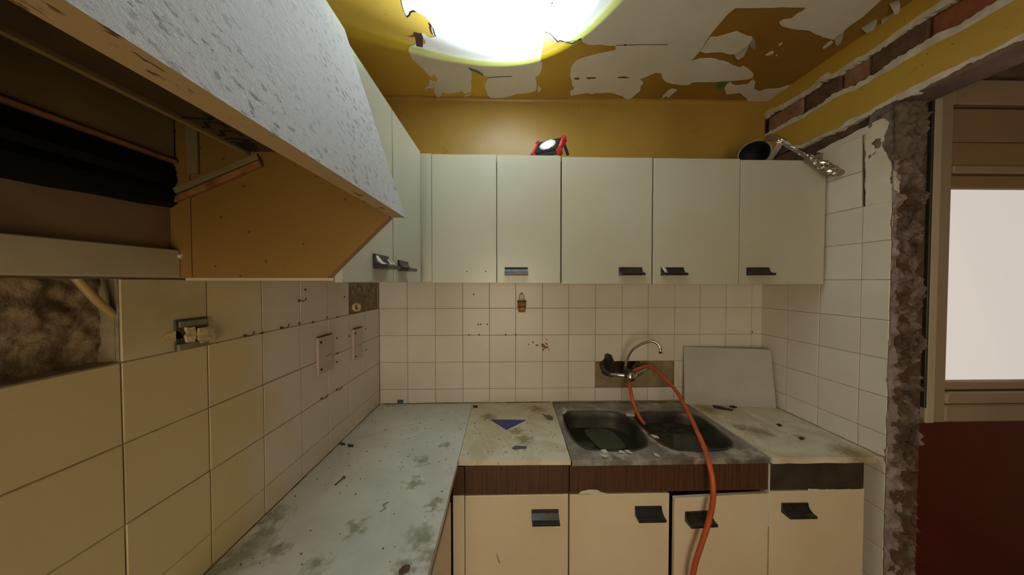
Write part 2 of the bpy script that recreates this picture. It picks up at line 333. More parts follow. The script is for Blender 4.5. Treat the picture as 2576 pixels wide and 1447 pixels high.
def tube(name, pts, rad, mat, parent=None, seg=12, k=6):
    bm = bmesh.new(); tube_bm(bm, pts, rad, seg, k); return from_bm(name, bm, mat, parent, True)
def lathe(name, prof, origin, axis, mat, parent=None, seg=20, smooth=True, closed=True):
    """profile of (radius, height) pairs turned about axis"""
    ax = Vector(axis).normalized(); s = ax.orthogonal().normalized(); u = ax.cross(s); o = Vector(origin); bm = bmesh.new(); rings = []
    for r, h in prof:
        rings.append([bm.verts.new(o+ax*h+(s*math.cos(2*math.pi*j/seg)+u*math.sin(2*math.pi*j/seg))*max(r, 1e-5)) for j in range(seg)])
    for A, B in zip(rings, rings[1:]):
        for j in range(seg): bm.faces.new((A[j], A[(j+1) % seg], B[(j+1) % seg], B[j]))
    if closed: bm.faces.new(rings[0][::-1]); bm.faces.new(rings[-1])
    return from_bm(name, bm, mat, parent, smooth)
def rough_grid(name, o, eu, ev, nu, nv, nrm, amp, sc, mat, parent=None, seed=0, edge=0.0, smooth=False):
    """broken masonry: a grid of real bumps along nrm"""
    o, eu, ev, nrm = Vector(o), Vector(eu), Vector(ev), Vector(nrm); bm = bmesh.new(); g = []
    for j in range(nv+1):
        row = []
        for i in range(nu+1):
            p = o+eu*(i/nu)+ev*(j/nv); q = p*sc+Vector((seed, seed*1.7, 0))
            h = noise.fractal(q, 0.9, 2.1, 5)+0.6*abs(noise.noise(q*0.5))
            p2 = p+nrm*(amp*h)
            if edge and i in (0, nu): p2 += eu.normalized()*edge*noise.noise(q*2.3+Vector((9, 3, 1)))
            row.append(bm.verts.new(p2))
        g.append(row)
    for j in range(nv):
        for i in range(nu): bm.faces.new((g[j][i], g[j][i+1], g[j+1][i+1], g[j+1][i]))
    return from_bm(name, bm, mat, parent, smooth)
def lump(bm, c, r, seed=0, sq=(1, 1, 1)):
    b = bmesh.new(); bmesh.ops.create_icosphere(b, subdivisions=2 if r > 0.008 else 1, radius=1)
    for v in b.verts:
        d = 1+0.35*noise.noise(v.co*1.6+Vector((seed*3.1, seed, 0)))
        v.co = Vector(c)+Vector((v.co.x*sq[0], v.co.y*sq[1], v.co.z*sq[2]))*r*d
    me = bpy.data.meshes.new('tmp'); b.to_mesh(me); b.free(); bm.from_mesh(me); bpy.data.meshes.remove(me)
W = 2.15; TT = 0.008   # right wall plane; tile thickness

# ------------------------------------------------------------------ room shell
tag(box('floor', (-0.3, 4.2), (-3.4, 0.3), (-0.1, 0.0), M['floor'], bevel=0), kind='structure')
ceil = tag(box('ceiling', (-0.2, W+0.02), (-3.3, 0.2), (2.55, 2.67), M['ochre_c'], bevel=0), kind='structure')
tag(box('wall_rear', (-0.2, 4.2), (-3.42, -3.3), (0, 2.67), M['side_wall'], bevel=0), kind='structure')
tag(box('wall_side', (3.7, 3.8), (-3.3, 0.2), (0, 2.67), M['side_wall'], bevel=0), kind='structure')

# unseen window frame and glowing pane, added around the room lamp
w2 = tag(boxes('added_rear_window', [((0.14, 0.19), (-3.3, -3.19), (0.44, 1.86)), ((1.21, 1.26), (-3.3, -3.19), (0.44, 1.86)), ((0.19, 1.21), (-3.3, -3.19), (0.44, 0.48)), ((0.19, 1.21), (-3.3, -3.19), (1.83, 1.86))], M['frame'], None, 0.003), kind='structure')
box('pane', (0.19, 1.21), (-3.24, -3.235), (0.48, 1.83), M['pane'], w2, 0)  # glowing pane of the added window
# back wall: mortar behind the tiles (with the knocked-out cavity), ochre plaster above, coved into the ceiling
CAV = [(1.236,0.008,1.0618),(1.2538,0.008,1.1069),(1.2694,0.008,1.1452),(1.2943,0.008,1.1382),(1.3036,0.008,1.1043),(1.3331,0.008,1.1019),(1.3898,0.008,1.1038),(1.4353,0.008,1.099),(1.4492,0.008,1.0717),(1.4313,0.008,1.0355),(1.4018,0.008,1.0267),(1.3451,0.008,1.018),(1.2998,0.008,1.0048),(1.2634,0.008,1.0141),(1.2407,0.008,1.0324)]
wb = prism('wall_back', [(-0.15, TT, 0), (W+0.15, TT, 0), (W+0.15, TT, 1.56), (-0.15, TT, 1.56)], (0, 0.14, 0), M['mortar'], holes=[CAV]); tag(wb, kind='structure')
bm = bmesh.new(); cove = [(0.16, 1.553), (0.0, 1.553)]+[(-0.018*(1-math.cos(a)), 2.532+0.018*math.sin(a)) for a in [i*math.pi/16 for i in range(9)]]+[(0.16, 2.55)]
v0 = [bm.verts.new((-0.15, y, z)) for y, z in cove]; v1 = [bm.verts.new((W+0.0, y, z)) for y, z in cove]; n = len(cove)
for i in range(n): bm.faces.new((v0[i], v0[(i+1) % n], v1[(i+1) % n], v1[i]))
bm.faces.new(v0); bm.faces.new(v1[::-1]); pl = from_bm('painted_plaster', bm, M['ochre'], wb)
rough_grid('cavity_back', (1.18, 0.055, 0.98), (0.32, 0, 0), (0, 0, 0.26), 22, 18, (0, -1, 0), 0.03, 22, M['cavity'], wb, 3)
G_ = 0.0022
prism('grout', [(-0.002, G_, 0.6), (W+0.006, G_, 0.6), (W+0.006, G_, 1.5525), (-0.002, G_, 1.5525)], (0, TT-G_, 0), M['grout'], wb, holes=[[(1.201, G_, 0.951), (1.649, G_, 0.951), (1.649, G_, 1.099), (1.349, G_, 1.099), (1.349, G_, 1.249), (1.201, G_, 1.249)]])
# mesh shared by all full tiles, one object per tile
def tile_mesh(w, h):
    bm = bmesh.new(); bm_box(bm, -w/2, w/2, -TT/2, TT/2, -h/2, h/2, 0.0012)
    bmesh.ops.recalc_face_normals(bm, faces=bm.faces); me = bpy.data.meshes.new('tile'); bm.to_mesh(me); bm.free(); return me
TM = {}
def tile(parent, wall, a, z0, z1, b=None, mat='tile'):
    """wall 'B','L','R'; a..b along the wall, z0..z1 up"""
    w, h = abs(b-a), z1-z0; g = 0.0019; key = (round(w, 3), round(h, 3), mat)
    if key not in TM: TM[key] = tile_mesh(w-g, h-g); TM[key].materials.append(M[mat])
    o = bpy.data.objects.new('tile', TM[key]); COL.objects.link(o); o.parent = parent
    m_, zc = (a+b)/2, (z0+z1)/2; j = RND.uniform(-0.0005, 0.0006)
    if wall == 'B': o.location = (m_, TT/2+j, zc)
    if wall == 'L': o.location = (-TT/2-j, m_, zc); o.rotation_euler.z = math.pi/2
    if wall == 'R': o.location = (W+TT/2+j, m_, zc); o.rotation_euler.z = math.pi/2
    o.rotation_euler.x = RND.uniform(-0.002, 0.002); return o
XB = [0, 0.153, 0.307, 0.459, 0.607, 0.753, 0.902, 1.050, 1.200, 1.351, 1.499, 1.650, 1.795, 1.944, 2.092, W+0.004]
ZB = [0.80, 0.95, 1.10, 1.25, 1.40, 1.5525]
for i in range(15):
    for j in range(5):
        if j == 1 and i in (8, 9, 10): continue
        if j == 2 and i == 8: continue
        tile(wb, 'B', XB[i]+0.0001, ZB[j], ZB[j+1], XB[i+1])
        
prism('tile', [(1.2012, 0, 1.1012), (1.2012, 0, 1.2488), (1.3498, 0, 1.2488), (1.3498, 0, 1.1012)]+[(1.3074,0,1.0997),(1.3005,0,1.12),(1.2891,0,1.1381),(1.2665,0,1.1449),(1.2531,0,1.1338),(1.2509,0,1.1158),(1.2375,0,1.1002)], (0, TT, 0), M['tile'], wb)
# screw holes and plugs on the tiled back wall
for p in [(0.5208,0,1.4768),(0.5445,0,1.311),(0.5578,0,1.311),(0.5953,0,1.3109),(0.4937,0,1.2536),(0.5488,0,1.2534),(0.6969,0,1.2528),(0.7523,0,1.2525),(2.0955,0,1.2604)]:
    lathe('wall_plug', [(0.003, 0), (0.004, 0.002), (0.0018, 0.0035)], p, (0, -1, 0), M['debris'], wb, 8)
q = [(0.0967,-0.0005,0.8924),(0.1295,-0.0005,0.8921),(0.1294,-0.0005,0.8698),(0.0965,-0.0005,0.8701)]; prism('grey_patch', q, (0, -0.002, 0), M['slate'], wb)
for i, c in enumerate([[(0.8967,-0.0005,1.203),(0.9101,-0.0005,1.1984),(0.9213,-0.0005,1.185),(0.9391,-0.0005,1.1871),(0.9324,-0.0005,1.176),(0.9146,-0.0005,1.1716),(0.9057,-0.0005,1.1806),(0.8945,-0.0005,1.1874)], [(0.9057,-0.0005,1.1761),(0.9124,-0.0005,1.1694),(0.9079,-0.0005,1.1583),(0.9012,-0.0005,1.1672)], [(0.9212,-0.0005,1.2073),(0.9346,-0.0005,1.1983),(0.9279,-0.0005,1.1939),(0.9168,-0.0005,1.1984)], [(0.8477,-0.0005,1.2166),(0.8544,-0.0005,1.2099),(0.85,-0.0005,1.2032),(0.8433,-0.0005,1.2077)], [(0.8233,-0.0005,1.2011),(0.83,-0.0005,1.1988),(0.8277,-0.0005,1.1922),(0.8211,-0.0005,1.1944)], [(0.9189,-0.0005,1.2296),(0.9323,-0.0005,1.2229),(0.9256,-0.0005,1.2184)], [(0.8611,-0.0005,1.1942),(0.8745,-0.0005,1.1986),(0.8834,-0.0005,1.1896),(0.87,-0.0005,1.1875)], [(0.9347,-0.0005,1.1738),(0.9436,-0.0005,1.167),(0.9369,-0.0005,1.1626)]]):
    prism('rust_splash', c, (0, -0.0008, 0), M['rust'], wb)

# left wall: tiles below, greasy paint above, rubble hole where tiles are gone
wl = prism('wall_left', [(-TT, 0.0, 0), (-TT, -3.3, 0), (-TT, -3.3, 1.56), (-TT, 0.0, 1.56)], (-0.14, 0, 0), M['mortar'],
           holes=[[(-TT, -1.052, 1.402), (-TT, -1.62, 1.402), (-TT, -1.62, 1.5525), (-TT, -1.052, 1.5525)]]); tag(wl, kind='structure')
box('painted_plaster', (-0.14, 0.0), (-3.3, 0.0), (1.5535, 2.55), M['greasy'], wl, 0)
rough_grid('exposed_masonry', (-0.035, -1.05, 1.40), (0, -0.58, 0), (0, 0, 0.155), 110, 36, (1, 0, 0), 0.014, 19, M['rubble'], wl, 5, smooth=True)
tube('conduit', [(-0.012,-1.0928,1.5533),(-0.008,-1.0857,1.536),(-0.006,-1.0713,1.5102),(-0.012,-1.0462,1.483)], 0.0062, M['cable'], wl, 10)
prism('grout', [(-G_, 0.0, 0.6), (-G_, -3.0, 0.6), (-G_, -3.0, 1.5525), (-G_, 0.0, 1.5525)], (-(TT-G_), 0, 0), M['grout'], wl, holes=[[(-G_, -0.004, 1.401), (-G_, -0.004, 1.5515), (-G_, -0.299, 1.5515), (-G_, -0.299, 1.401)], [(-G_, -1.051, 1.401), (-G_, -1.051, 1.5515), (-G_, -1.62, 1.5515), (-G_, -1.62, 1.401)]])
YL = [-0.002]+[-0.15*j for j in range(1, 13)]
ZL = [0.80, 0.95, 1.10, 1.25, 1.40, 1.5525]
for j in range(12):
    for r in range(5):
        if r == 4 and (j < 2 or 7 <= j <= 10): continue
        tile(wl, 'L', YL[j+1], ZL[r], ZL[r+1], YL[j], 'tile_old' if (r == 4 and j == 6) else 'tile_grease')
# mortar dabs left in the missing corner tile
bm = bmesh.new()
for i, (x, y) in enumerate([(888,735),(905,728),(925,735),(940,730),(915,752),(935,757),(895,760),(922,775),(943,770),(905,742),(930,722)]):
    p = on = None
DAB = [(-0.006,-0.254,1.4997),(-0.006,-0.1932,1.5109),(-0.006,-0.1147,1.4947),(-0.006,-0.0491,1.503),(-0.006,-0.1559,1.4627),(-0.006,-0.0727,1.4473),(-0.006,-0.1287,1.4148),(-0.006,-0.0371,1.4171),(-0.006,-0.093,1.5207)]
for i, p in enumerate(DAB): lump(bm, p, 0.016, i, (0.28, 1, 0.9))
from_bm('mortar_dab', bm, M['mortar'], wl, True)
cs = [(0,-0.2427,1.4289)][0]
stub = lathe('conduit_end', [(0.020, -0.01), (0.020, 0.012), (0.013, 0.012), (0.013, -0.008)], cs, (1, -0.5, 0.1), M['cream_lump'], wl, 14)
for p in [(0,-0.5758,1.5195),(0,-0.3359,1.482),(0,-0.6066,1.4062),(0,-0.5396,1.4007),(0,-0.4575,1.4077),(-0,-0.3897,1.4008),(0,-0.7535,1.4004),(0,-0.3943,1.3142),(0,-0.3963,1.2158),(0,-0.3928,1.2512),(0,-0.3023,1.3048),(0,-0.1514,1.3117),(0,-0.1495,1.2078)]:
    lathe('wall_plug', [(0.0028, 0), (0.0038, 0.002), (0.0016, 0.0035)], p, (1, 0, 0), M['debris'], wl, 8)

# right wall: masonry core with lintel, plaster coats, bricks in the chase, tiles
CH_T = [(2.15,0.0119,2.4635),(2.15,-0.036,2.473),(2.15,-0.0749,2.4606),(2.15,-0.1346,2.4572),(2.15,-0.1821,2.4551),(2.15,-0.2121,2.455),(2.15,-0.2409,2.4531),(2.15,-0.2648,2.4646),(2.15,-0.2865,2.4679),(2.15,-0.3187,2.4559),(2.15,-0.3433,2.4489),(2.15,-0.3697,2.4537),(2.15,-0.3979,2.4528),(2.15,-0.4194,2.4544),(2.15,-0.439,2.449),(2.15,-0.4726,2.4493),(2.15,-0.5088,2.4518),(2.15,-0.5351,2.4563),(2.15,-0.5634,2.4578),(2.15,-0.5911,2.4597),(2.15,-0.6137,2.4609),(2.15,-0.6353,2.4608),(2.15,-0.6552,2.4588),(2.15,-0.6727,2.4572),(2.15,-0.7027,2.4524)]
CH_TY = [(2.15,0.0149,2.4919),(2.15,-0.0355,2.4991),(2.15,-0.0745,2.4839),(2.15,-0.1342,2.4775),(2.15,-0.1818,2.4748),(2.15,-0.2154,2.4737),(2.15,-0.2405,2.4719),(2.15,-0.2645,2.4832),(2.15,-0.2827,2.4921),(2.15,-0.3149,2.4903),(2.15,-0.3277,2.4705),(2.15,-0.343,2.4663),(2.15,-0.3694,2.4707),(2.15,-0.3975,2.4711),(2.15,-0.419,2.4741),(2.15,-0.4387,2.4667),(2.15,-0.4722,2.468),(2.15,-0.5084,2.4715),(2.15,-0.5347,2.4784),(2.15,-0.563,2.4793),(2.15,-0.5907,2.4821),(2.15,-0.6133,2.4828),(2.15,-0.6349,2.4835),(2.15,-0.6548,2.4823),(2.15,-0.6722,2.4829)]
CH_B = [(2.15,0.0202,2.3791),(2.15,-0.0541,2.373),(2.15,-0.094,2.3767),(2.15,-0.1279,2.3743),(2.15,-0.1662,2.3746),(2.15,-0.2064,2.3649),(2.15,-0.2407,2.3692),(2.15,-0.2784,2.3683),(2.15,-0.3108,2.3767),(2.15,-0.3355,2.3816),(2.15,-0.3755,2.3739),(2.15,-0.4105,2.3619),(2.15,-0.4236,2.3707),(2.15,-0.4381,2.3654),(2.15,-0.4557,2.3719),(2.15,-0.473,2.3657),(2.15,-0.5011,2.3755),(2.15,-0.5257,2.3806),(2.15,-0.5505,2.3774),(2.15,-0.5679,2.382),(2.15,-0.5868,2.3821),(2.15,-0.6096,2.3837),(2.15,-0.6297,2.3841),(2.15,-0.6516,2.3796),(2.15,-0.6727,2.3727),(2.15,-0.7042,2.3729),(2.15,-0.7264,2.3764),(2.15,-0.753,2.379),(2.15,-0.787,2.3792)]
CH_BY = [(2.15,0.02,2.3678),(2.15,-0.0613,2.3522),(2.15,-0.1366,2.3513),(2.15,-0.2087,2.3445),(2.15,-0.2322,2.3499),(2.15,-0.2787,2.3518),(2.15,-0.3144,2.3532),(2.15,-0.339,2.3586),(2.15,-0.3802,2.3523),(2.15,-0.4108,2.342),(2.15,-0.432,2.344),(2.15,-0.4624,2.3437),(2.15,-0.4805,2.348),(2.15,-0.5051,2.3455),(2.15,-0.5319,2.3437),(2.15,-0.5552,2.3494),(2.15,-0.5735,2.3494),(2.15,-0.5932,2.3493),(2.15,-0.6213,2.3525),(2.15,-0.6496,2.3502),(2.15,-0.6732,2.3456),(2.15,-0.7047,2.3456),(2.15,-0.727,2.3473),(2.15,-0.7536,2.3485),(2.15,-0.7875,2.3499)]
LO_Y = [(2.15,-0.089,2.2982),(2.15,-0.1488,2.2406),(2.15,-0.1923,2.2199),(2.15,-0.2452,2.2228),(2.15,-0.3009,2.2239),(2.15,-0.3567,2.2172),(2.15,-0.3853,2.232),(2.15,-0.402,2.2342),(2.15,-0.4559,2.2287),(2.15,-0.5106,2.2369),(2.15,-0.5349,2.2421),(2.15,-0.5603,2.2428),(2.15,-0.5855,2.2442),(2.15,-0.6076,2.2427),(2.15,-0.6465,2.2458),(2.15,-0.6832,2.243),(2.15,-0.7066,2.2462),(2.15,-0.7276,2.2395),(2.15,-0.7502,2.2403),(2.15,-0.7678,2.2398),(2.15,-0.7895,2.2463),(2.15,-0.808,2.2435)]
LO_W = [(2.15,-0.0893,2.2814),(2.15,-0.1491,2.2284),(2.15,-0.1926,2.2042),(2.15,-0.2455,2.2096),(2.15,-0.3011,2.2112),(2.15,-0.3569,2.2051),(2.15,-0.3886,2.2102),(2.15,-0.4133,2.2114),(2.15,-0.4562,2.2144),(2.15,-0.5109,2.2217),(2.15,-0.5353,2.2213),(2.15,-0.5608,2.2167),(2.15,-0.5861,2.2117),(2.15,-0.6081,2.2192),(2.15,-0.6469,2.2246),(2.15,-0.6836,2.2264),(2.15,-0.7069,2.2313),(2.15,-0.7278,2.2273),(2.15,-0.7504,2.2309),(2.15,-0.768,2.2294),(2.15,-0.7899,2.2282),(2.15,-0.8082,2.2281)]
bm = bmesh.new(); bm_box(bm, W+0.022, W+0.13, -0.535, 0.14, 0, 2.225); bm_box(bm, W+0.022, W+0.13, -3.3, 0.14, 2.232, 2.55)
wr = tag(from_bm('wall_right', bm, M['brick_dark']), kind='structure')
XP = W
top = [(W, -3.2, 2.47), (W, -3.2, 2.55), (W, 0, 2.55)]
prism('painted_plaster', flat(jag(CH_TY, 0.02, 0.002, 3, False)+[Vector(p) for p in top], 'X', W), (0.020, 0, 0), M['ochre2'], wr, sidemat=M['plaster'])
prism('plaster_edge', flat(jag(CH_T, 0.008, 0.0042, 4, False)+[Vector(p) for p in top], 'X', W+0.0025), (0.021, 0, 0), M['plaster'], wr)
lowend = [(W, -3.2, 2.25), (W, -3.2, 2.36)]
prism('painted_plaster', flat(jag(CH_BY, 0.02, 0.002, 5, False)+[Vector(p) for p in lowend[::-1]]+jag(LO_Y, 0.02, 0.002, 6, False)[::-1]+[Vector((W, -0.005, 2.22))], 'X', W), (0.020, 0, 0), M['ochre2'], wr, sidemat=M['plaster'])
prism('plaster_edge', flat(jag(CH_B, 0.008, 0.0042, 7, False)+[Vector((W, -3.2, 2.38)), Vector((W, -3.2, 2.235))]+jag(LO_W, 0.007, 0.004, 8, False)[::-1]+[Vector((W, -0.005, 2.205))], 'X', W+0.0025), (0.021, 0, 0), M['plaster'], wr)
yb = -0.012
for i, (L, mt) in enumerate([(0.19, 'brick_tan'), (0.155, 'brick_dark'), (0.10, 'brick_tan'), (0.16, 'brick_dark'), (0.28, 'brick'), (0.26, 'brick'), (0.25, 'brick_tan'), (0.25, 'brick')]):
    box('brick', (W+0.008+0.004*(i % 3), W+0.04), (yb-L+0.008, yb), (2.372, 2.452+0.004*(i % 2)), M[mt], wr, 0.004); yb -= L
# lintel board under the plaster over the opening
box('lintel_board', (W+0.004, W+0.128), (-3.2, -0.50), (2.215, 2.2315), M['soffit'], wr, 0.003)
# tiled zone backing, tiles
box('tile_bed', (W+G_, W+0.0225), (-0.446, 0.0), (0.0, 2.141), M['grout'], wr, 0); box('tile_bed', (W+G_, W+0.0225), (-0.534, -0.446), (0.0, 1.851), M['grout'], wr, 0)
ZR = [0.22, 0.37, 0.515, 0.665, 0.81, 0.96, 1.105, 1.251, 1.40, 1.555, 1.705, 1.852, 1.997, 2.142]
YR = [0.001, -0.145, -0.295, -0.447, -0.535]
for c in range(4):
    for r in range(13):
        if c == 3 and r >= 11: continue
        if c < 2 and r < 4: continue
        if c < 2 and r > 8: continue
        tile(wr, 'R', YR[c+1], ZR[r], ZR[r+1], YR[c])
# smooth plaster beside and above the tiles
prism('smooth_plaster', flat(jag([(2.15,-0.4543,1.8502),(2.15,-0.4487,2.1425),(2.15,-0.2928,2.136),(2.15,-0.2657,2.1518),(2.15,-0.3274,2.1627),(2.15,-0.4005,2.1673),(2.15,-0.4778,2.1771),(2.15,-0.5037,2.1778),(2.15,-0.5202,2.1475),(2.15,-0.505,2.1105),(2.15,-0.5012,2.0669),(2.15,-0.5157,2.027),(2.15,-0.5312,1.9787),(2.15,-0.5398,1.9281),(2.15,-0.5412,1.8568),(2.15,-0.5338,1.8411),(2.15,-0.5136,1.8406)], 0.014, 0.0025, 11), 'X', W+0.001), (0.02, 0, 0), M['plaster_flat'], wr)
bar('tile_edge_groove', [(2.1505,-0.4432,2.1421)][0], [(2.1505,-0.4487,1.8549)][0], 0.004, 0.004, M['crack'], wr, (0, 1, 0))
# broken jamb: one rough face of masonry, plaster rag on the kitchen side
k = NT('broken_jamb'); P_ = k.n('ShaderNodeSeparateXYZ'); k.link(k.co(), P_.inputs[0])
base = k.ramp(k.noise(16, 7, 0.7, dist=0.8, co=k.co((1, 1, 0.6))), [(0.34, (0.035, 0.020, 0.016, 1)), (0.46, (0.14, 0.092, 0.072, 1)), (0.56, (0.24, 0.18, 0.15, 1)), (0.68, (0.38, 0.31, 0.26, 1))])
base = k.mix(k.ramp(k.noise(8, 3), [(0.60, 0.0), (0.68, 0.75)]), base, (0.15, 0.058, 0.03, 1))
rag = k.math('ADD', P_.outputs['X'], k.math('MULTIPLY', k.math('SUBTRACT', k.noise(14, 5, 0.65, k.co((1, 1, 0.7))), 0.5), 0.06))
low = k.math('LESS_THAN', P_.outputs['Z'], 0.84)
lim = k.math('ADD', W+0.020, k.math('MULTIPLY', low, 0.035))
plm = k.math('LESS_THAN', rag, lim)
a = k.mix(plm, base, k.ramp(k.noise(30, 5), [(0.3, (0.25, 0.185, 0.175, 1)), (0.7, (0.44, 0.36, 0.34, 1))]))
cem = k.math('GREATER_THAN', k.math('ADD', P_.outputs['Z'], k.math('MULTIPLY', k.noise(12, 4), 0.1)), 2.06)
a = k.mix(cem, a, k.ramp(k.noise(35, 6, 0.7), [(0.3, (0.12, 0.09, 0.065, 1)), (0.7, (0.27, 0.22, 0.16, 1))]))
k.col(a); k.set(roughness=0.95); k.bump(k.noise(55, 6, 0.75), 1.0, 0.008); M['jamb'] = k.m
bm = bmesh.new(); g = []; nx, nz = 30, 330
for j in range(nz+1):
    z = 2.224*j/nz; row = []
    eL = 0.005*noise.noise((z*9, 3.3, 0))+0.003*noise.noise((z*38, 1.3, 0)); eR = 0.007*noise.noise((z*4, 8.1, 2))+0.0025*noise.noise((z*31, 4.4, 0))
    bul = 0.012*max(0, min(1, (z-1.95)*8))
    for i in range(nx+1):
        t_ = i/nx; x = W-0.001+eL*(1-t_)+t_*(0.114+eR*1.0); q = Vector((x, 0, z))
        h = 0.020*noise.fractal(q*24, 0.7, 2.1, 6)+0.016*abs(noise.noise(q*13+Vector((4, 0, 0))))-0.045*max(0, noise.noise(q*17+Vector((0, 7, 2)))-0.15)
        if i == 0: h = -0.004
        row.append(bm.verts.new((x, -0.5385-h*min(1, i/2+0.2)-bul*math.sin(t_*math.pi), z)))
    g.append(row)
for j in range(nz):
    for i in range(nx): bm.faces.new((g[j][i], g[j][i+1], g[j+1][i+1], g[j+1][i]))
from_bm('broken_masonry', bm, M['jamb'], wr, True)
rough_grid('exposed_masonry', (W+0.006, -0.46, 2.02), (0, -0.079, 0), (0, 0, 0.2), 14, 34, (-1, 0, 0), 0.009, 26, M['jamb'], wr, 6, smooth=True)

# ------------------------------------------------------------------ adjoining space: window with roller-shutter box over an oxblood parapet
FY = -0.50
tag(box('wall_far', (W+0.13, 3.7), (FY+0.015, FY+0.12), (0, 0.99), M['dark_red'], bevel=0), kind='structure')
tag(box('wall_far_top', (W+0.13, 3.7), (FY+0.0, FY+0.12), (2.345, 2.67), M['soffit'], bevel=0), kind='structure')
tag(box('ceiling_far', (W+0.13, 3.7), (-3.3, FY), (2.40, 2.45), M['soffit'], bevel=0), kind='structure')
win = tag(box('window_1', (2.36, 2.395), (FY, FY+0.05), (0.985, 2.34), M['frame_edge'], bevel=0.004), kind='structure')
box('stile', (2.393, 2.447), (FY+0.006, FY+0.05), (0.985, 2.335), M['frame'], win, 0.004)
box('bottom_rail', (2.447, 3.5), (FY+0.006, FY+0.05), (0.985, 1.055), M['frame'], win, 0.006)
box('bottom_rail', (2.447, 3.5), (FY+0.002, FY+0.05), (1.059, 1.108), M['frame'], win, 0.006)
box('glazing_bead', (2.447, 3.5), (FY+0.012, FY+0.05), (1.112, 1.150), M['frame'], win, 0.006)
box('top_rail', (2.447, 3.5), (FY+0.014, FY+0.05), (1.914, 1.968), M['shutter'], win, 0.005)
box('top_rail', (2.447, 3.5), (FY+0.002, FY+0.05), (1.972, 2.002), M['frame'], win, 0.004)
box('shutter_panel', (2.447, 3.5), (FY+0.012, FY+0.05), (2.005, 2.095), M['shutter'], win, 0.003)
box('shutter_panel', (2.447, 3.5), (FY+0.010, FY+0.05), (2.097, 2.226), M['shutter'], win, 0.003)
box('shutter_slot', (2.447, 3.5), (FY+0.030, FY+0.05), (2.226, 2.240), M['jet'], win, 0.0)
box('shutter_panel', (2.447, 3.5), (FY+0.006, FY+0.05), (2.240, 2.335), M['frame'], win, 0.003)
box('pane', (2.440, 3.5), (FY+0.026, FY+0.034), (1.145, 1.92), M['pane'], win, 0.0)
box('jamb_post', (3.5, 3.7), (FY, FY+0.05), (0.985, 2.34), M['frame'], win, 0.003)
boxes('shutter_guide', [((2.290, 2.302), (FY-0.006, FY+0.05), (1.05, 2.30)), ((2.300, 2.345), (FY+0.03, FY+0.05), (1.05, 2.30)), ((2.318, 2.326), (FY-0.002, FY+0.03), (1.05, 2.30)), ((2.342, 2.352), (FY-0.006, FY+0.05), (1.05, 2.30))], M['dark_metal'], win, 0.001)

# ------------------------------------------------------------------ peeling ceiling paint
def paint(name, pts, extra=(), z=2.55, th=0.0022, mat='flake', seed=1, step=0.02, amp=0.0022):
    P = jag(pts, step, amp, seed, False)+[Vector(e) for e in extra]
    return prism(name, flat(P, 'Z', z), (0, 0, -th), M[mat], ceil)
paint('paint_layer', [(0.336,-0.5801,2.55),(0.3277,-0.5388,2.55),(0.3228,-0.4972,2.55),(0.3241,-0.4799,2.55),(0.3347,-0.4849,2.55),(0.3439,-0.4991,2.55),(0.3601,-0.5041,2.55),(0.3679,-0.4966,2.55),(0.3904,-0.4829,2.55),(0.4037,-0.4604,2.55),(0.4133,-0.4263,2.55),(0.4142,-0.3917,2.55),(0.3905,-0.3875,2.55),(0.3769,-0.391,2.55),(0.3677,-0.4038,2.55),(0.3591,-0.4072,2.55),(0.3601,-0.3887,2.55),(0.3634,-0.3716,2.55),(0.3605,-0.3558,2.55),(0.3198,-0.353,2.55),(0.2889,-0.3402,2.55),(0.2774,-0.3213,2.55),(0.2766,-0.2934,2.55),(0.2791,-0.2688,2.55),(0.3051,-0.2244,2.55),(0.3234,-0.1765,2.55),(0.33,-0.158,2.55),(0.3568,-0.1877,2.55),(0.3547,-0.1639,2.55),(0.365,-0.1506,2.55),(0.3491,-0.1252,2.55),(0.3346,-0.1305,2.55),(0.321,-0.1386,2.55),(0.307,-0.1013,2.55),(0.3298,-0.0959,2.55),(0.3198,-0.031,2.55),(0.3297,-0.0017,2.55),(0.3515,-0.0219,2.55),(0.3616,-0.0478,2.55),(0.3933,-0.0389,2.55),(0.4304,-0.0461,2.55),(0.4686,-0.0625,2.55),(0.4774,-0.0375,2.55),(0.5133,-0.0541,2.55),(0.523,-0.0999,2.55),(0.5222,-0.126,2.55),(0.5322,-0.1595,2.55),(0.535,-0.1991,2.55),(0.5228,-0.2215,2.55),(0.5446,-0.217,2.55),(0.5677,-0.2049,2.55),(0.5849,-0.1846,2.55),(0.5915,-0.1715,2.55),(0.6144,-0.1667,2.55),(0.6048,-0.139,2.55),(0.5901,-0.1013,2.55),(0.5978,-0.0652,2.55),(0.5999,-0.0336,2.55),(0.6278,0.009,2.55),(0.6762,-0.0089,2.55),(0.7404,-0.0366,2.55),(0.7571,-0.0466,2.55),(0.8243,-0.0543,2.55),(0.856,-0.0737,2.55),(0.8553,-0.1186,2.55),(0.8437,-0.1715,2.55),(0.8613,-0.1878,2.55),(0.868,-0.2263,2.55),(0.8655,-0.2602,2.55),(0.8565,-0.274,2.55),(0.8544,-0.3335,2.55),(0.8563,-0.3839,2.55),(0.856,-0.4104,2.55),(0.8513,-0.4564,2.55),(0.8539,-0.4814,2.55),(0.8622,-0.496,2.55),(0.8675,-0.5102,2.55),(0.8617,-0.5282,2.55),(0.8625,-0.5501,2.55),(0.8599,-0.5911,2.55)], [(0.80, -3.2, 2.55), (0.12, -3.2, 2.55)], seed=2)
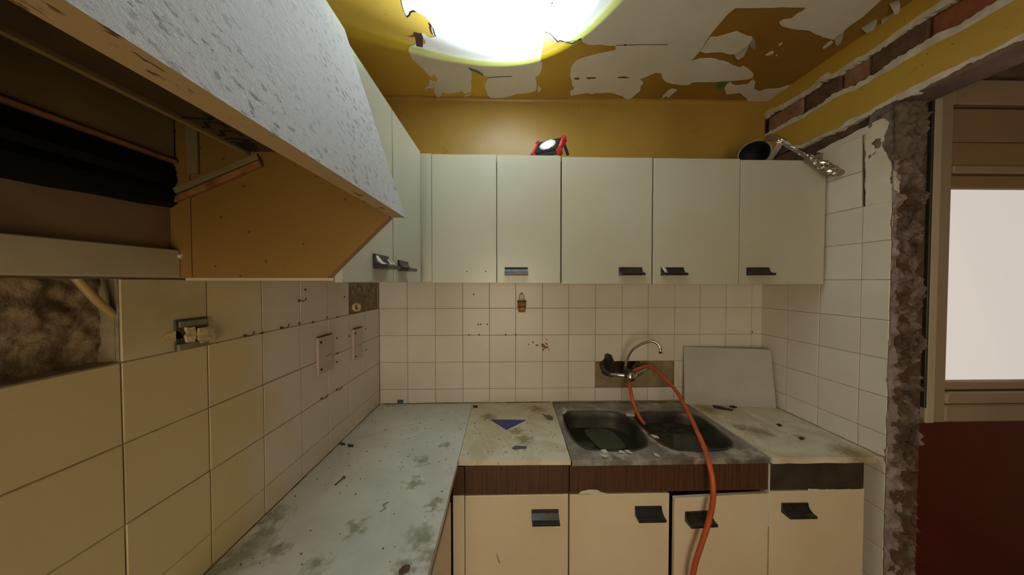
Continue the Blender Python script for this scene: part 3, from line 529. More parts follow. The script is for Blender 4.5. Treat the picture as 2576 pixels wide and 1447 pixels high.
paint('paint_layer', [(0.864,-0.5912,2.55),(0.8681,-0.5502,2.55),(0.8701,-0.5299,2.55),(0.8751,-0.5088,2.55),(0.87,-0.4946,2.55),(0.8647,-0.48,2.55),(0.8626,-0.4532,2.55),(0.863,-0.4179,2.55),(0.8707,-0.4198,2.55),(0.8834,-0.4109,2.55),(0.9011,-0.3925,2.55),(0.917,-0.3774,2.55),(0.9222,-0.3853,2.55),(0.9523,-0.3762,2.55),(0.9781,-0.3728,2.55),(0.9918,-0.3848,2.55),(1.0086,-0.3967,2.55),(1.0203,-0.3776,2.55),(1.051,-0.3643,2.55),(1.0974,-0.3673,2.55),(1.1635,-0.3627,2.55),(1.1739,-0.3402,2.55),(1.1608,-0.3336,2.55),(1.1133,-0.3197,2.55),(1.0496,-0.2963,2.55),(1.0186,-0.2774,2.55),(1.0067,-0.2512,2.55),(1.007,-0.209,2.55),(1.011,-0.183,2.55),(1.025,-0.1562,2.55),(1.039,-0.1137,2.55),(1.0562,-0.0932,2.55),(1.037,-0.0682,2.55),(1.0485,-0.0365,2.55),(1.0965,-0.0505,2.55),(1.1256,-0.0606,2.55),(1.1601,-0.0518,2.55),(1.1782,-0.0617,2.55),(1.2403,-0.0662,2.55),(1.2873,-0.0545,2.55),(1.3257,-0.0391,2.55),(1.3419,-0.0262,2.55),(1.3708,-0.01,2.55),(1.3852,-0.0271,2.55),(1.3933,-0.0567,2.55),(1.4027,-0.0821,2.55),(1.3882,-0.121,2.55),(1.3906,-0.1413,2.55),(1.3614,-0.1687,2.55),(1.3771,-0.1773,2.55),(1.4038,-0.2018,2.55),(1.4175,-0.2125,2.55),(1.447,-0.2079,2.55),(1.4668,-0.1791,2.55),(1.5,-0.1522,2.55),(1.5382,-0.1387,2.55),(1.5837,-0.131,2.55),(1.6302,-0.1319,2.55),(1.6331,-0.1493,2.55),(1.6911,-0.1533,2.55),(1.7865,-0.161,2.55),(1.8416,-0.1677,2.55),(1.8939,-0.1772,2.55),(1.91,-0.1884,2.55),(1.8995,-0.207,2.55),(1.8618,-0.2321,2.55),(1.8162,-0.2561,2.55),(1.7971,-0.263,2.55),(1.7961,-0.2508,2.55),(1.7547,-0.2621,2.55),(1.7103,-0.2826,2.55),(1.667,-0.291,2.55),(1.6211,-0.3038,2.55),(1.5692,-0.3004,2.55),(1.5401,-0.2814,2.55),(1.5407,-0.3416,2.55),(1.5296,-0.4171,2.55),(1.5272,-0.4533,2.55),(1.5289,-0.5117,2.55),(1.5388,-0.5365,2.55),(1.5679,-0.5372,2.55),(1.6828,-0.5411,2.55),(1.799,-0.5435,2.55),(1.7974,-0.5283,2.55),(1.7881,-0.5155,2.55),(1.7865,-0.4978,2.55),(1.7594,-0.4939,2.55),(1.7554,-0.4822,2.55),(1.7778,-0.469,2.55),(1.8178,-0.4594,2.55),(1.8643,-0.4534,2.55),(1.9076,-0.4507,2.55),(1.9492,-0.4352,2.55),(2.0186,-0.418,2.55),(2.0552,-0.4111,2.55),(2.0485,-0.428,2.55),(2.0542,-0.4466,2.55),(2.0471,-0.459,2.55),(2.0444,-0.4781,2.55),(2.0482,-0.5146,2.55),(2.0401,-0.5486,2.55),(2.033,-0.5748,2.55),(2.0232,-0.6131,2.55)], [(2.09, -3.2, 2.55), (0.805, -3.2, 2.55)], seed=3)
paint('paint_flake', [(1.5442,-0.3416,2.55),(1.5742,-0.3316,2.55),(1.6303,-0.3392,2.55),(1.6926,-0.3275,2.55),(1.7083,-0.33,2.55),(1.7202,-0.358,2.55),(1.7249,-0.3825,2.55),(1.7162,-0.4078,2.55),(1.7015,-0.4189,2.55),(1.6836,-0.4204,2.55),(1.6565,-0.4291,2.55),(1.622,-0.4411,2.55),(1.5953,-0.4278,2.55),(1.5648,-0.4141,2.55),(1.5356,-0.4135,2.55),(1.5389,-0.3786,2.55)], z=2.5498, seed=4, amp=0.0012)
paint('paint_flake', [(1.8308,-0.1094,2.55),(1.8201,-0.1388,2.55),(1.8227,-0.1561,2.55),(1.8716,-0.1312,2.55),(1.9251,-0.141,2.55),(1.9219,-0.175,2.55),(1.9479,-0.1616,2.55),(1.9953,-0.1038,2.55),(2.034,-0.0891,2.55),(2.0513,-0.1049,2.55),(2.1151,-0.1154,2.55),(2.1429,-0.1398,2.55),(2.1709,-0.1226,2.55),(2.1737,-0.0601,2.55),(2.2014,-0.0274,2.55),(2.1581,-0.0023,2.55),(2.156,0.03,2.55),(2.125,0.0161,2.55),(2.0679,0.0031,2.55),(1.9866,-0.0496,2.55),(1.9412,-0.0777,2.55),(1.8795,-0.0637,2.55)], z=2.5499, seed=5)
paint('paint_flake', [(1.5447,-0.0469,2.55),(1.5487,-0.0852,2.55),(1.5588,-0.1037,2.55),(1.5929,-0.0923,2.55),(1.5842,-0.0607,2.55),(1.5822,-0.0346,2.55),(1.5618,-0.0473,2.55),(1.5488,-0.0239,2.55)], z=2.5497, seed=6, th=0.004)
for i, c in enumerate([[(1.8454,-0.3264,2.55),(1.8489,-0.3416,2.55),(1.8583,-0.3504,2.55),(1.87,-0.3399,2.55),(1.863,-0.3267,2.55)], [(1.851,-0.3812,2.55),(1.851,-0.3951,2.55),(1.8617,-0.3894,2.55),(1.8597,-0.3793,2.55)], [(1.8929,-0.3274,2.55),(1.8936,-0.3339,2.55),(1.9024,-0.3231,2.55)], [(2.0512,-0.3732,2.55),(2.0471,-0.3933,2.55),(2.0514,-0.4071,2.55),(2.067,-0.3996,2.55),(2.0674,-0.3817,2.55),(2.0632,-0.3673,2.55)], [(0.2779,-0.0769,2.55),(0.2952,-0.0952,2.55),(0.327,-0.0929,2.55),(0.3219,-0.0808,2.55),(0.296,-0.0833,2.55),(0.2815,-0.0678,2.55)], [(0.475,-0.0213,2.55),(0.5079,-0.0445,2.55),(0.5113,-0.0382,2.55),(0.4831,-0.0182,2.55)], [(0.8633,-0.0831,2.55),(0.8634,-0.1188,2.55),(0.8832,-0.0896,2.55),(0.8745,-0.0585,2.55)]]):
    paint('paint_flake', c, z=2.549, seed=20+i, amp=0.0005, th=0.003)
for i, c in enumerate([[(0.522,-0.2289,2.55),(0.5449,-0.2195,2.55),(0.5698,-0.2075,2.55),(0.5889,-0.1873,2.55),(0.5937,-0.1742,2.55),(0.5665,-0.1921,2.55),(0.5469,-0.2045,2.55),(0.5312,-0.2142,2.55)], [(1.7719,-0.132,2.55),(1.7748,-0.1551,2.55),(1.805,-0.1529,2.55),(1.8216,-0.1212,2.55),(1.7978,-0.1087,2.55)]]):
    paint('green_flake', c, z=2.5478, seed=30+i, mat='green', th=0.001)
for i, c in enumerate([[(0.6125,-0.1666,2.55),(0.6651,-0.1731,2.55),(0.7231,-0.177,2.55),(0.7329,-0.1718,2.55),(0.6669,-0.1678,2.55),(0.616,-0.1613,2.55)], [(1.0336,-0.17,2.55),(1.0602,-0.1733,2.55),(1.0598,-0.1597,2.55),(1.0401,-0.1592,2.55)], [(1.0894,-0.1739,2.55),(1.1373,-0.1776,2.55),(1.1437,-0.1696,2.55),(1.1062,-0.1634,2.55)], [(1.2422,-0.1798,2.55),(1.275,-0.1859,2.55),(1.3076,-0.1785,2.55),(1.2923,-0.1728,2.55),(1.2522,-0.1746,2.55)], [(1.1963,-0.3654,2.55),(1.2014,-0.3735,2.55),(1.2123,-0.3677,2.55),(1.2073,-0.3636,2.55)], [(1.1653,-0.3667,2.55),(1.2809,-0.3732,2.55),(1.3814,-0.3753,2.55),(1.3832,-0.3723,2.55),(1.2824,-0.3702,2.55),(1.1664,-0.3637,2.55)]]):
    paint('crack_and_shade', c, z=2.5479, seed=40+i, mat='crack', th=0.0005, amp=0.0004)
for i, c in enumerate([[(0.8568,-0.4159,2.55),(0.8609,-0.4214,2.55),(0.872,-0.4217,2.55),(0.8847,-0.4128,2.55),(0.9024,-0.3945,2.55),(0.9163,-0.3813,2.55),(0.9218,-0.3872,2.55),(0.9518,-0.3781,2.55),(0.9776,-0.3747,2.55),(0.9914,-0.3868,2.55),(1.0081,-0.3986,2.55),(1.0112,-0.3929,2.55),(0.9945,-0.381,2.55),(0.979,-0.3688,2.55),(0.9531,-0.3723,2.55),(0.9246,-0.3815,2.55),(0.9161,-0.3735,2.55),(0.9001,-0.3887,2.55),(0.884,-0.4072,2.55),(0.8713,-0.4162,2.55)], [(0.8528,-0.4564,2.55),(0.8554,-0.4814,2.55),(0.8637,-0.496,2.55),(0.8689,-0.5102,2.55),(0.8629,-0.5298,2.55),(0.8658,-0.5298,2.55),(0.8736,-0.5088,2.55),(0.8685,-0.4946,2.55),(0.8602,-0.4799,2.55),(0.8577,-0.4548,2.55)], [(0.8463,-0.544,2.55),(0.8588,-0.537,2.55),(0.871,-0.5417,2.55),(0.8703,-0.5373,2.55),(0.8595,-0.5327,2.55),(0.85,-0.5383,2.55)], [(0.3241,-0.4799,2.55),(0.3347,-0.4849,2.55),(0.3439,-0.4991,2.55),(0.3601,-0.5041,2.55),(0.3679,-0.4966,2.55),(0.3581,-0.4979,2.55),(0.3468,-0.4946,2.55),(0.3381,-0.4818,2.55),(0.3248,-0.4735,2.55)], [(0.4055,-0.4504,2.55),(0.4133,-0.4263,2.55),(0.4142,-0.3917,2.55),(0.4098,-0.3935,2.55),(0.4076,-0.4227,2.55),(0.4,-0.4469,2.55)]]):
    paint('crack_and_shade', c, z=2.5476, seed=60+i, mat='jet', th=0.0006, amp=0.0003)  # final pair paints in shadow at the paint edges; the rest are cracks
def curl(name, A, B, d, L, drop, mat='flake', n=6, tw=0.6):
    """a flap of paint peeling off along the hinge A-B, bending down as it goes along d"""
    A, B, d = Vector(A), Vector(B), Vector(d).normalized(); bm = bmesh.new(); rows = []
    for i in range(n+1):
        t = i/n; ang = drop*t; s = L*math.sin(ang)/max(drop, 1e-3); h = L*(1-math.cos(ang))/max(drop, 1e-3)
        m_ = A.lerp(B, 0.5); k_ = 1-tw*t*t
        rows.append([bm.verts.new(m_.lerp(p, k_)+d*s+Vector((0, 0, -h-0.001))) for p in (A, A.lerp(B, 0.5), B)])
    for r0, r1 in zip(rows, rows[1:]):
        for j in range(2): bm.faces.new((r0[j], r0[j+1], r1[j+1], r1[j]))
    bmesh.ops.solidify(bm, geom=bm.faces[:], thickness=0.0012)
    return from_bm(name, bm, M[mat], ceil)
for A_, B_, tip, L_, dr in (([(1.708,-0.4171,2.55)], [(1.7369,-0.3707,2.55)], [(1.767,-0.3794,2.55)], 0.035, 1.3), ([(1.7266,-0.3786,2.55)], [(1.7083,-0.3257,2.55)], [(1.7569,-0.2975,2.55)], 0.035, 1.2),
        ([(2.0499,-0.4501,2.55)], [(2.0524,-0.4149,2.55)], [(2.1099,-0.3866,2.55)], 0.04, 1.3), ([(2.1119,-0.5063,2.55)], [(2.1021,-0.4654,2.55)], [(2.1538,-0.463,2.55)], 0.035, 1.4), ([(2.1437,-0.5325,2.55)], [(2.1301,-0.5067,2.55)], [(2.1733,-0.4842,2.55)], 0.045, 1.3),
        ([(2.0996,-0.5762,2.55)], [(2.0783,-0.5642,2.55)], [(2.1558,-0.5389,2.55)], 0.05, 1.2), ([(0.3299,-0.4103,2.55)], [(0.3607,-0.4018,2.55)], [(0.3411,-0.3574,2.55)], 0.05, 1.9), ([(0.4139,-0.4472,2.55)], [(0.4138,-0.3899,2.55)], [(0.3921,-0.4116,2.55)], 0.012, 1.5),
        ([(0.9167,-0.3794,2.55)], [(1.0091,-0.3948,2.55)], [(0.9814,-0.3588,2.55)], 0.008, 1.4), ([(0.8614,-0.4178,2.55)], [(0.9134,-0.3793,2.55)], [(0.882,-0.3883,2.55)], 0.010, 1.4)):
    a_, b_, t_ = Vector(A_[0]), Vector(B_[0]), Vector(tip[0]); curl('paint_curl', a_, b_, t_-(a_+b_)/2, L_, dr, 'flap' if dr == 1.9 else 'flake', tw=0.25 if dr == 1.9 else 0.6)

# ------------------------------------------------------------------ handles (a scooped black pull)
PROF = [(0.0, 0.018), (0.005, 0.018), (0.0065, 0.008), (0.012, -0.001), (0.022, -0.0065), (0.036, -0.007), (0.038, -0.009), (0.037, -0.0165), (0.032, -0.018), (0.0, -0.018)]
def handle(parent, c, right, out, w=0.102, mat='black', name='handle', prof=PROF):
    c, right, out = Vector(c), Vector(right), Vector(out); bm = bmesh.new(); A, B = [], []
    for d, z in prof:
        p = c+out*d+Vector((0, 0, z)); A.append(bm.verts.new(p-right*w/2)); B.append(bm.verts.new(p+right*w/2))
    n = len(prof)
    for i in range(n): bm.faces.new((A[i], A[(i+1) % n], B[(i+1) % n], B[i]))
    bm.faces.new(A[::-1]); bm.faces.new(B)
    return from_bm(name, bm, M[mat], parent)

# ------------------------------------------------------------------ wall cabinets on the back wall
def wall_unit(label, x0, x1, z0, z1, doors, loc):
    t = thing('wall_cabinet', label, 'cabinet', loc, 'cream wall cabinets')
    boxes('carcass', [((x0+0.002, x1-0.002), (-0.298, -0.002), (z0+0.004, z0+0.02)), ((x0+0.002, x1-0.002), (-0.298, -0.002), (z1-0.022, z1-0.006)), ((x0+0.002, x0+0.018), (-0.298, -0.002), (z0+0.02, z1-0.022)), ((x1-0.018, x1-0.002), (-0.298, -0.002), (z0+0.02, z1-0.022)), ((x0+0.018, x1-0.018), (-0.012, -0.004), (z0+0.02, z1-0.022))], M['carcass'], t, 0.0008)
    for d0, d1, hx, hz, dz0, dz1, ry in doors:
        d = box('door', (d0, d1), (-0.320, -0.302), (z0+dz0, z1+dz1), M['door_up'], t, 0.0015)
        if ry:
            piv = Vector(((d0 if ry > 0 else d1), -0.302, 0)); R_ = Matrix.Rotation(ry, 4, 'Z')
            for v in d.data.vertices: v.co = piv+R_ @ (v.co-piv)
        if hx:
            h = handle(d, (hx, -0.320-(0.0 if not ry else 0.004), hz), (1, 0, 0), (0, -1, 0))
            if label.startswith('double cream wall cabinet at'): 
                if hx < 1.6: prism('chipped_patch', [(hx-0.050, -0.3262, hz+0.016), (hx-0.036, -0.3262, hz+0.016), (hx-0.030, -0.334, hz+0.000), (hx-0.040, -0.337, hz-0.003), (hx-0.036, -0.352, hz-0.0062), (hx-0.050, -0.352, hz-0.006)], (0, -0.0012, 0.0012), M['chip'], d)
        else:
            for sx in ([(0.5274,-0.32,1.5927)][0], [(0.6097,-0.32,1.5927)][0]): lathe('screw_hole', [(0.0028, 0), (0.0028, 0.001), (0.0012, 0.0012)], sx, (0, -1, 0), M['debris'], d, 8)
    return t
wall_unit('double cream wall cabinet below the work torch, its left door without a handle', 0.374, 0.943, 1.541, 2.104, [(0.374, 0.657, None, 0, 0, 0, 0), (0.6595, 0.9405, 0.744, 1.593, -0.001, -0.001, 0)], (0.66, -0.16, 1.541))
wall_unit('single cream wall cabinet right of the torch, handle at its lower right', 0.946, 1.353, 1.537, 2.098, [(0.946, 1.351, 1.252, 1.593, 0, 0, 0.006)], (1.15, -0.16, 1.537))
wall_unit('double cream wall cabinet at the right end beneath the grey flue pipe', 1.356, 2.142, 1.535, 2.094, [(1.357, 1.7465, 1.442, 1.593, 0, 0.002, 0), (1.7495, 2.1395, 1.832, 1.593, 0, -0.002, 0)], (1.75, -0.16, 1.535))
# left run: double unit seen at a sharp angle, and the corner filler
t = thing('wall_cabinet', 'double cream wall cabinet on the left wall beside the cooker hood', 'cabinet', (0.16, -0.65, 1.545), 'cream wall cabinets')
boxes('carcass', [((0.002, 0.320), (-0.946, -0.37), (1.549, 1.565)), ((0.002, 0.320), (-0.946, -0.37), (2.068, 2.084)), ((0.002, 0.320), (-0.946, -0.930), (1.565, 2.068)), ((0.002, 0.320), (-0.386, -0.37), (1.565, 2.068))], M['carcass'], t, 0.0008)
for d0, d1, hy, brk in ((-0.947, -0.6655, -0.756, True), (-0.6595, -0.372, -0.584, False)):
    d = box('door', (0.322, 0.340), (d0, d1), (1.545, 2.092), M['door_up'], t, 0.0015)
    if not brk: handle(d, (0.340, hy, 1.601), (0, 1, 0), (1, 0, 0), 0.086)
    else:
        h = handle(d, (0.340, hy, 1.603), (0, 1, 0), (1, 0, 0), 0.094, prof=[(0.0, 0.020), (0.004, 0.020), (0.005, 0.0), (0.012, -0.006), (0.022, -0.0085), (0.038, -0.009), (0.040, -0.011), (0.039, -0.0185), (0.034, -0.020), (0.0, -0.020)]); h['label'] = 'snapped black handle with pale broken edges'
        prism('broken_edge', [(0.345, hy-0.040, 1.617), (0.347, hy-0.034, 1.617), (0.360, hy-0.033, 1.600), (0.374, hy-0.042, 1.594), (0.366, hy-0.0455, 1.594), (0.352, hy-0.0455, 1.603)], (0.001, 0, 0.0015), M['chip'], d)
        prism('broken_edge', [(0.352, hy+0.016, 1.611), (0.353, hy+0.019, 1.611), (0.366, hy+0.022, 1.597), (0.362, hy+0.016, 1.597)], (0.001, 0, 0.0015), M['chip'], d)
        prism('broken_edge', [(0.354, hy+0.032, 1.611), (0.355, hy+0.034, 1.611), (0.368, hy+0.037, 1.597), (0.365, hy+0.033, 1.597)], (0.001, 0, 0.0015), M['chip'], d)
tag(box('filler_panel', (0.320, 0.3725), (-0.319, -0.303), (1.545, 2.108), M['door_up']), 'narrow cream filler panel in the corner between the wall cabinets', 'panel')

# ------------------------------------------------------------------ cooker hood
hd = thing('cooker_hood', 'flared white speckled cooker hood above the left worktop, rusty tan rim', 'hood', (0.25, -1.3, 1.685))
Y0, Y1 = -1.64, -0.952
def yprism(name, xz, y0, y1, mat, parent, sidemat=None): return prism(name, [(x, y0, z) for x, z in xz], (0, y1-y0, 0), mat, parent, sidemat=sidemat)
bm = bmesh.new(); prof = [(0.480, 1.686), (0.3535, 2.088), (0.338, 2.088), (0.452, 1.686)]
va = [bm.verts.new((x, Y0, z)) for x, z in prof]; vb = [bm.verts.new((x, Y1, z)) for x, z in prof]; fs = []
for i in range(4): fs.append(bm.faces.new((va[i], va[(i+1) % 4], vb[(i+1) % 4], vb[i])))
bm.faces.new(va); bm.faces.new(vb[::-1]); fs[3].material_index = 1; fs[2].material_index = 2
from_bm('front_panel', bm, [M['hood_white'], M['hood_edge'], M['hood_orange']], hd)
yprism('side_panel', [(0.001, 1.555), (0.320, 1.555), (0.4515, 1.684), (0.340, 2.085), (0.001, 2.085)], -0.968, -0.950, M['hood_orange'], hd, M['raw_wood'])
yprism('side_panel', [(0.001, 1.555), (0.320, 1.555), (0.4515, 1.684), (0.340, 2.085), (0.001, 2.085)], Y0-0.018, Y0, M['hood_orange'], hd, M['raw_wood'])
box('baffle_plate', (0.166, 0.408), (Y0+0.001, -0.969), (1.818, 1.828), M['hood_dark'], hd, 0)
box('baffle_lip', (0.158, 0.166), (Y0+0.001, -0.969), (1.810, 1.829), M['hood_tan'], hd, 0.002)
box('back_board', (0.001, 0.014), (Y0+0.001, -0.969), (1.800, 2.07), M['hood_tan'], hd, 0.003)
box('back_board_lip', (0.001, 0.020), (Y0+0.001, -0.969), (1.792, 1.800), M['rust'], hd, 0.003)
box('corner_batten', (0.040, 0.062), (-0.974, -0.9685), (1.77, 2.06), M['hood_tan'], hd, 0.001)
box('top_board', (0.002, 0.334), (Y0+0.001, -0.969), (2.070, 2.085), M['hood_dark'], hd, 0)
box('wall_strip', (0.001, 0.042), (-0.9705, -0.9685), (1.557, 1.77), M['hood_orange'], hd, 0.0005)
bm = bmesh.new(); rows = []
for i in range(13):
    y = -0.972-i*(0.655/12); lo = 1.700-0.012*math.sin(min(1, i/6)*math.pi/2)-0.002*(i % 2)
    pr_ = [(0.002, 1.792), (0.012, 1.785), (0.020, 1.755), (0.013, 1.742), (0.022, 1.725), (0.018, lo+0.008), (0.006, lo)]
    rows.append([bm.verts.new((x, y, z)) for x, z in pr_])
for a_, b_ in zip(rows, rows[1:]):
    for j in range(len(a_)-1): bm.faces.new((a_[j], a_[j+1], b_[j+1], b_[j]))
bmesh.ops.solidify(bm, geom=bm.faces[:], thickness=0.003); from_bm('black_duct', bm, M['jet'], hd)  # plain black curved sheet on the wall under the hood
bar('rail_and_gap_shade', (0.186, -0.975, 1.806), (0.012, -0.975, 1.732), 0.012, 0.004, M['hood_tan'], hd, (0, 1, 0))
bar('rail_and_gap_shade', (0.190, -0.9725, 1.800), (0.014, -0.9725, 1.724), 0.010, 0.006, M['hood_dark'], hd, (0, 1, 0))  # shade of the gap between the rails, put in as a dark bar
bar('rail_and_gap_shade', (0.192, -0.974, 1.792), (0.016, -0.974, 1.715), 0.011, 0.009, M['rust'], hd, (0, 1, 0))
# faded handwritten figures on the baffle plate (strokes of real, thin ink)
def stroke(pts): tube('ink_mark', [(0.235-0.25*v, -1.105+0.15*u, 1.8172) for u, v in pts], 0.0015, M['scrawl'], hd, 5, 3)
for st_ in ([(0.0, 0.10), (0.10, 0.10), (0.06, 0.34)], [(0.28, 0.10), (0.18, 0.10), (0.18, 0.20), (0.27, 0.22), (0.26, 0.33), (0.17, 0.34)], [(0.46, 0.10), (0.36, 0.10), (0.36, 0.20), (0.45, 0.22), (0.44, 0.33), (0.35, 0.34)], [(0.58, 0.10), (0.54, 0.22), (0.58, 0.34), (0.64, 0.22), (0.58, 0.10)], [(0.66, 0.12), (0.70, 0.34), (0.72, 0.14), (0.76, 0.34), (0.79, 0.16), (0.82, 0.34), (0.86, 0.20)]): stroke(st_)
# batten below the hood
bt = thing('wall_batten', 'dull cream batten fixed along the left wall under the hood', 'batten', (0.01, -1.3, 1.585))
box('board', (0.001, 0.020), (-1.64, -0.970), (1.556, 1.613), M['batten'], bt, 0.002)
bm = bmesh.new(); bx = [(0.021,-0.9694,1.5999)][0]; lump(bm, bx, 0.008, 2, (0.5, 1, 0.8)); from_bm('torn_plug', bm, M['chip'], bt)

# ------------------------------------------------------------------ base cabinets
def base_unit(label, x0, x1, doors, fasc, loc, fm='fascia'):
    t = thing('base_cabinet', label, 'cabinet', loc, 'cream base cabinets')
    boxes('carcass', [((x0+0.002, x0+0.018), (-0.498, -0.01), (0.12, 0.828)), ((x1-0.018, x1-0.002), (-0.498, -0.01), (0.12, 0.828)), ((x0+0.018, x1-0.018), (-0.498, -0.01), (0.12, 0.136)), ((x0+0.018, x1-0.018), (-0.02, -0.01), (0.136, 0.60))], M['carcass'], t, 0.0008)
    box('plinth', (x0+0.002, x1-0.002), (-0.46, -0.44), (0.0, 0.118), M['fascia_dark'], t, 0.001)
    for f0, f1 in fasc: box('fascia', (f0, f1), (-0.517, -0.4985), (0.742, 0.849), M[fm], t, 0.0015)
    for d0, d1, hx, hz, ztop, ajar in doors:
        d = box('door', (d0, d1), (-0.520, -0.502), (0.125, ztop), M['door_low'], t, 0.002)
        piv = Vector((d1, -0.502, 0)); R_ = Matrix.Rotation(ajar, 4, 'Z')
        if ajar:
            for v in d.data.vertices: v.co = piv+R_ @ (v.co-piv)
        hp = Vector((hx, -0.520, hz))
        if ajar: hp = piv+R_ @ (hp-piv)
        rr = R_ @ Vector((1, 0, 0)); oo = R_ @ Vector((0, -1, 0)); handle(d, hp, rr if ajar else (1, 0, 0), oo if ajar else (0, -1, 0))
    return t
u1 = base_unit('cream base cabinet under the middle slab, left of the sink', 0.5425, 0.938, [(0.544, 0.935, 0.846, 0.666, 0.739, 0)], [(0.544, 0.937)], (0.74, -0.26, 0))
u2 = base_unit('cream double base cabinet under the sink, its right door ajar', 0.9395, 1.7145, [(0.940, 1.324, 1.241, 0.672, 0.737, 0), (1.334, 1.711, 1.424, 0.660, 0.729, 0.045)], [(0.940, 1.711)], (1.33, -0.26, 0))
u3 = base_unit('cream base cabinet at the right end beside the tiled wall', 1.716, 2.094, [(1.7175, 2.091, 1.812, 0.675, 0.738, 0)], [(1.7175, 2.091)], (1.9, -0.26, 0), 'fascia_dark')
box('edge_strip', (1.7115, 1.7165), (-0.5195, -0.4985), (0.60, 0.846), M['chip'], u2, 0.0008)
prism('chipped_patch', jag([(0.9739,-0.5178,0.7389),(0.9845,-0.5178,0.7495),(1.0088,-0.5178,0.7552),(1.0423,-0.5178,0.7547),(1.0607,-0.5178,0.7451),(1.0882,-0.5178,0.737)], 0.008, 0.0015, 3), (0, -0.001, 0), M['chip'], u2)
prism('chipped_patch', jag([(1.8641,-0.5178,0.7351),(1.8701,-0.5178,0.746),(1.9112,-0.5178,0.7422),(1.9744,-0.5178,0.7412),(2.0918,-0.5178,0.7408),(2.0921,-0.5178,0.7283),(1.9748,-0.5178,0.7271)], 0.01, 0.001, 4), (0, -0.001, 0), M['chip'], u3)
prism('gouge', [(0.6607,-0.5205,0.5169),(0.6667,-0.5205,0.509),(0.6757,-0.5205,0.4781),(0.6697,-0.5205,0.4829)], (0, -0.0008, 0), M['raw_wood'], u1)
t = thing('base_cabinet', 'base cabinet of the left run, mostly hidden under the long marble worktop', 'cabinet', (0.25, -0.7, 0), 'cream base cabinets')
boxes('carcass', [((0.004, 0.476), (-1.24, -1.22), (0.12, 0.828)), ((0.004, 0.476), (-0.55, -0.53), (0.12, 0.828)), ((0.004, 0.476), (-1.22, -0.55), (0.12, 0.136))], M['carcass'], t, 0.001)
box('plinth', (0.42, 0.44), (-1.24, -0.53), (0, 0.118), M['fascia_dark'], t, 0.001)
box('door', (0.478, 0.496), (-1.24, -0.545), (0.125, 0.739), M['door_low'], t, 0.002)
box('fascia', (0.478, 0.494), (-1.24, -0.545), (0.742, 0.846), M['fascia'], t, 0.0015)
t = thing('corner_post', 'narrow cream and brown filler in the inner corner below the worktops', 'panel', (0.52, -0.51, 0))
box('lower_panel', (0.498, 0.5415), (-0.518, -0.50), (0.02, 0.739), M['door_low'], t, 0.001)
box('fascia', (0.498, 0.5415), (-0.5165, -0.50), (0.742, 0.846), M['fascia'], t, 0.001)

# ------------------------------------------------------------------ worktops
sl = prism('worktop', [(0.001, -0.001, 0.87), (0.5125, -0.001, 0.87), (0.5165, -0.50, 0.87), (0.519, -1.25, 0.87), (0.001, -1.25, 0.87)], (0, 0, -0.022), M['marble'])
tag(sl, 'long mossy grey marble worktop along the left wall', 'worktop')
s2 = prism('worktop', jag([(0.5145, -0.001, 0.871), (0.9575, -0.001, 0.871), (0.9445, -0.518, 0.871), (0.5185, -0.512, 0.871)], 0.05, 0.0006, 5), (0, 0, -0.020), M['marble2'])
tag(s2, 'short stained marble slab left of the sink with a blue shard on it', 'worktop')
s3 = prism('worktop', jag([(1.703, -0.002, 0.872), (2.148, -0.002, 0.872), (2.147, -0.49, 0.872), (2.125, -0.527, 0.872), (1.7175, -0.527, 0.872)], 0.03, 0.0010, 6), (0, 0, -0.022), M['marble2'])
tag(s3, 'mouldy marble slab at the right end against the tiled wall', 'worktop')

# mouldy joint filler where the slabs meet the tiles
r = random.Random(9)
def joint(name, a, b, rad, parent, seed, mat='mould'):
    a, b = Vector(a), Vector(b); n_ = max(6, int((b-a).length/0.02)); rr_ = random.Random(seed)
    tube(name, [a.lerp(b, i/n_)+Vector((rr_.uniform(-1, 1), rr_.uniform(-1, 1), rr_.uniform(-0.6, 0.6)))*rad*0.5 for i in range(n_+1)], lambda t_: rad*(0.7+0.5*abs(noise.noise(Vector((t_*30, seed, 0))))), M[mat], parent, 6, 1)
M['mould'] = plain('mouldy_joint', (0.12, 0.105, 0.05, 1), 0.9, var=0.45, scale=40)
M['mould_green'] = plain('green_mould_joint', (0.26, 0.235, 0.12, 1), 0.9, var=0.35, scale=40)
joint('joint_filler', (0.0, -1.24, 0.871), (0.0, -0.01, 0.871), 0.0028, wl, 1)
joint('joint_filler', (0.01, -0.001, 0.871), (0.95, -0.001, 0.872), 0.0030, wb, 2)
joint('joint_filler', (0.96, -0.002, 0.874), (1.70, -0.002, 0.874), 0.0038, wb, 3, 'mould_green')
joint('joint_filler', (2.149, -0.03, 0.873), (2.149, -0.535, 0.873), 0.0042, wr, 4, 'mould_green')
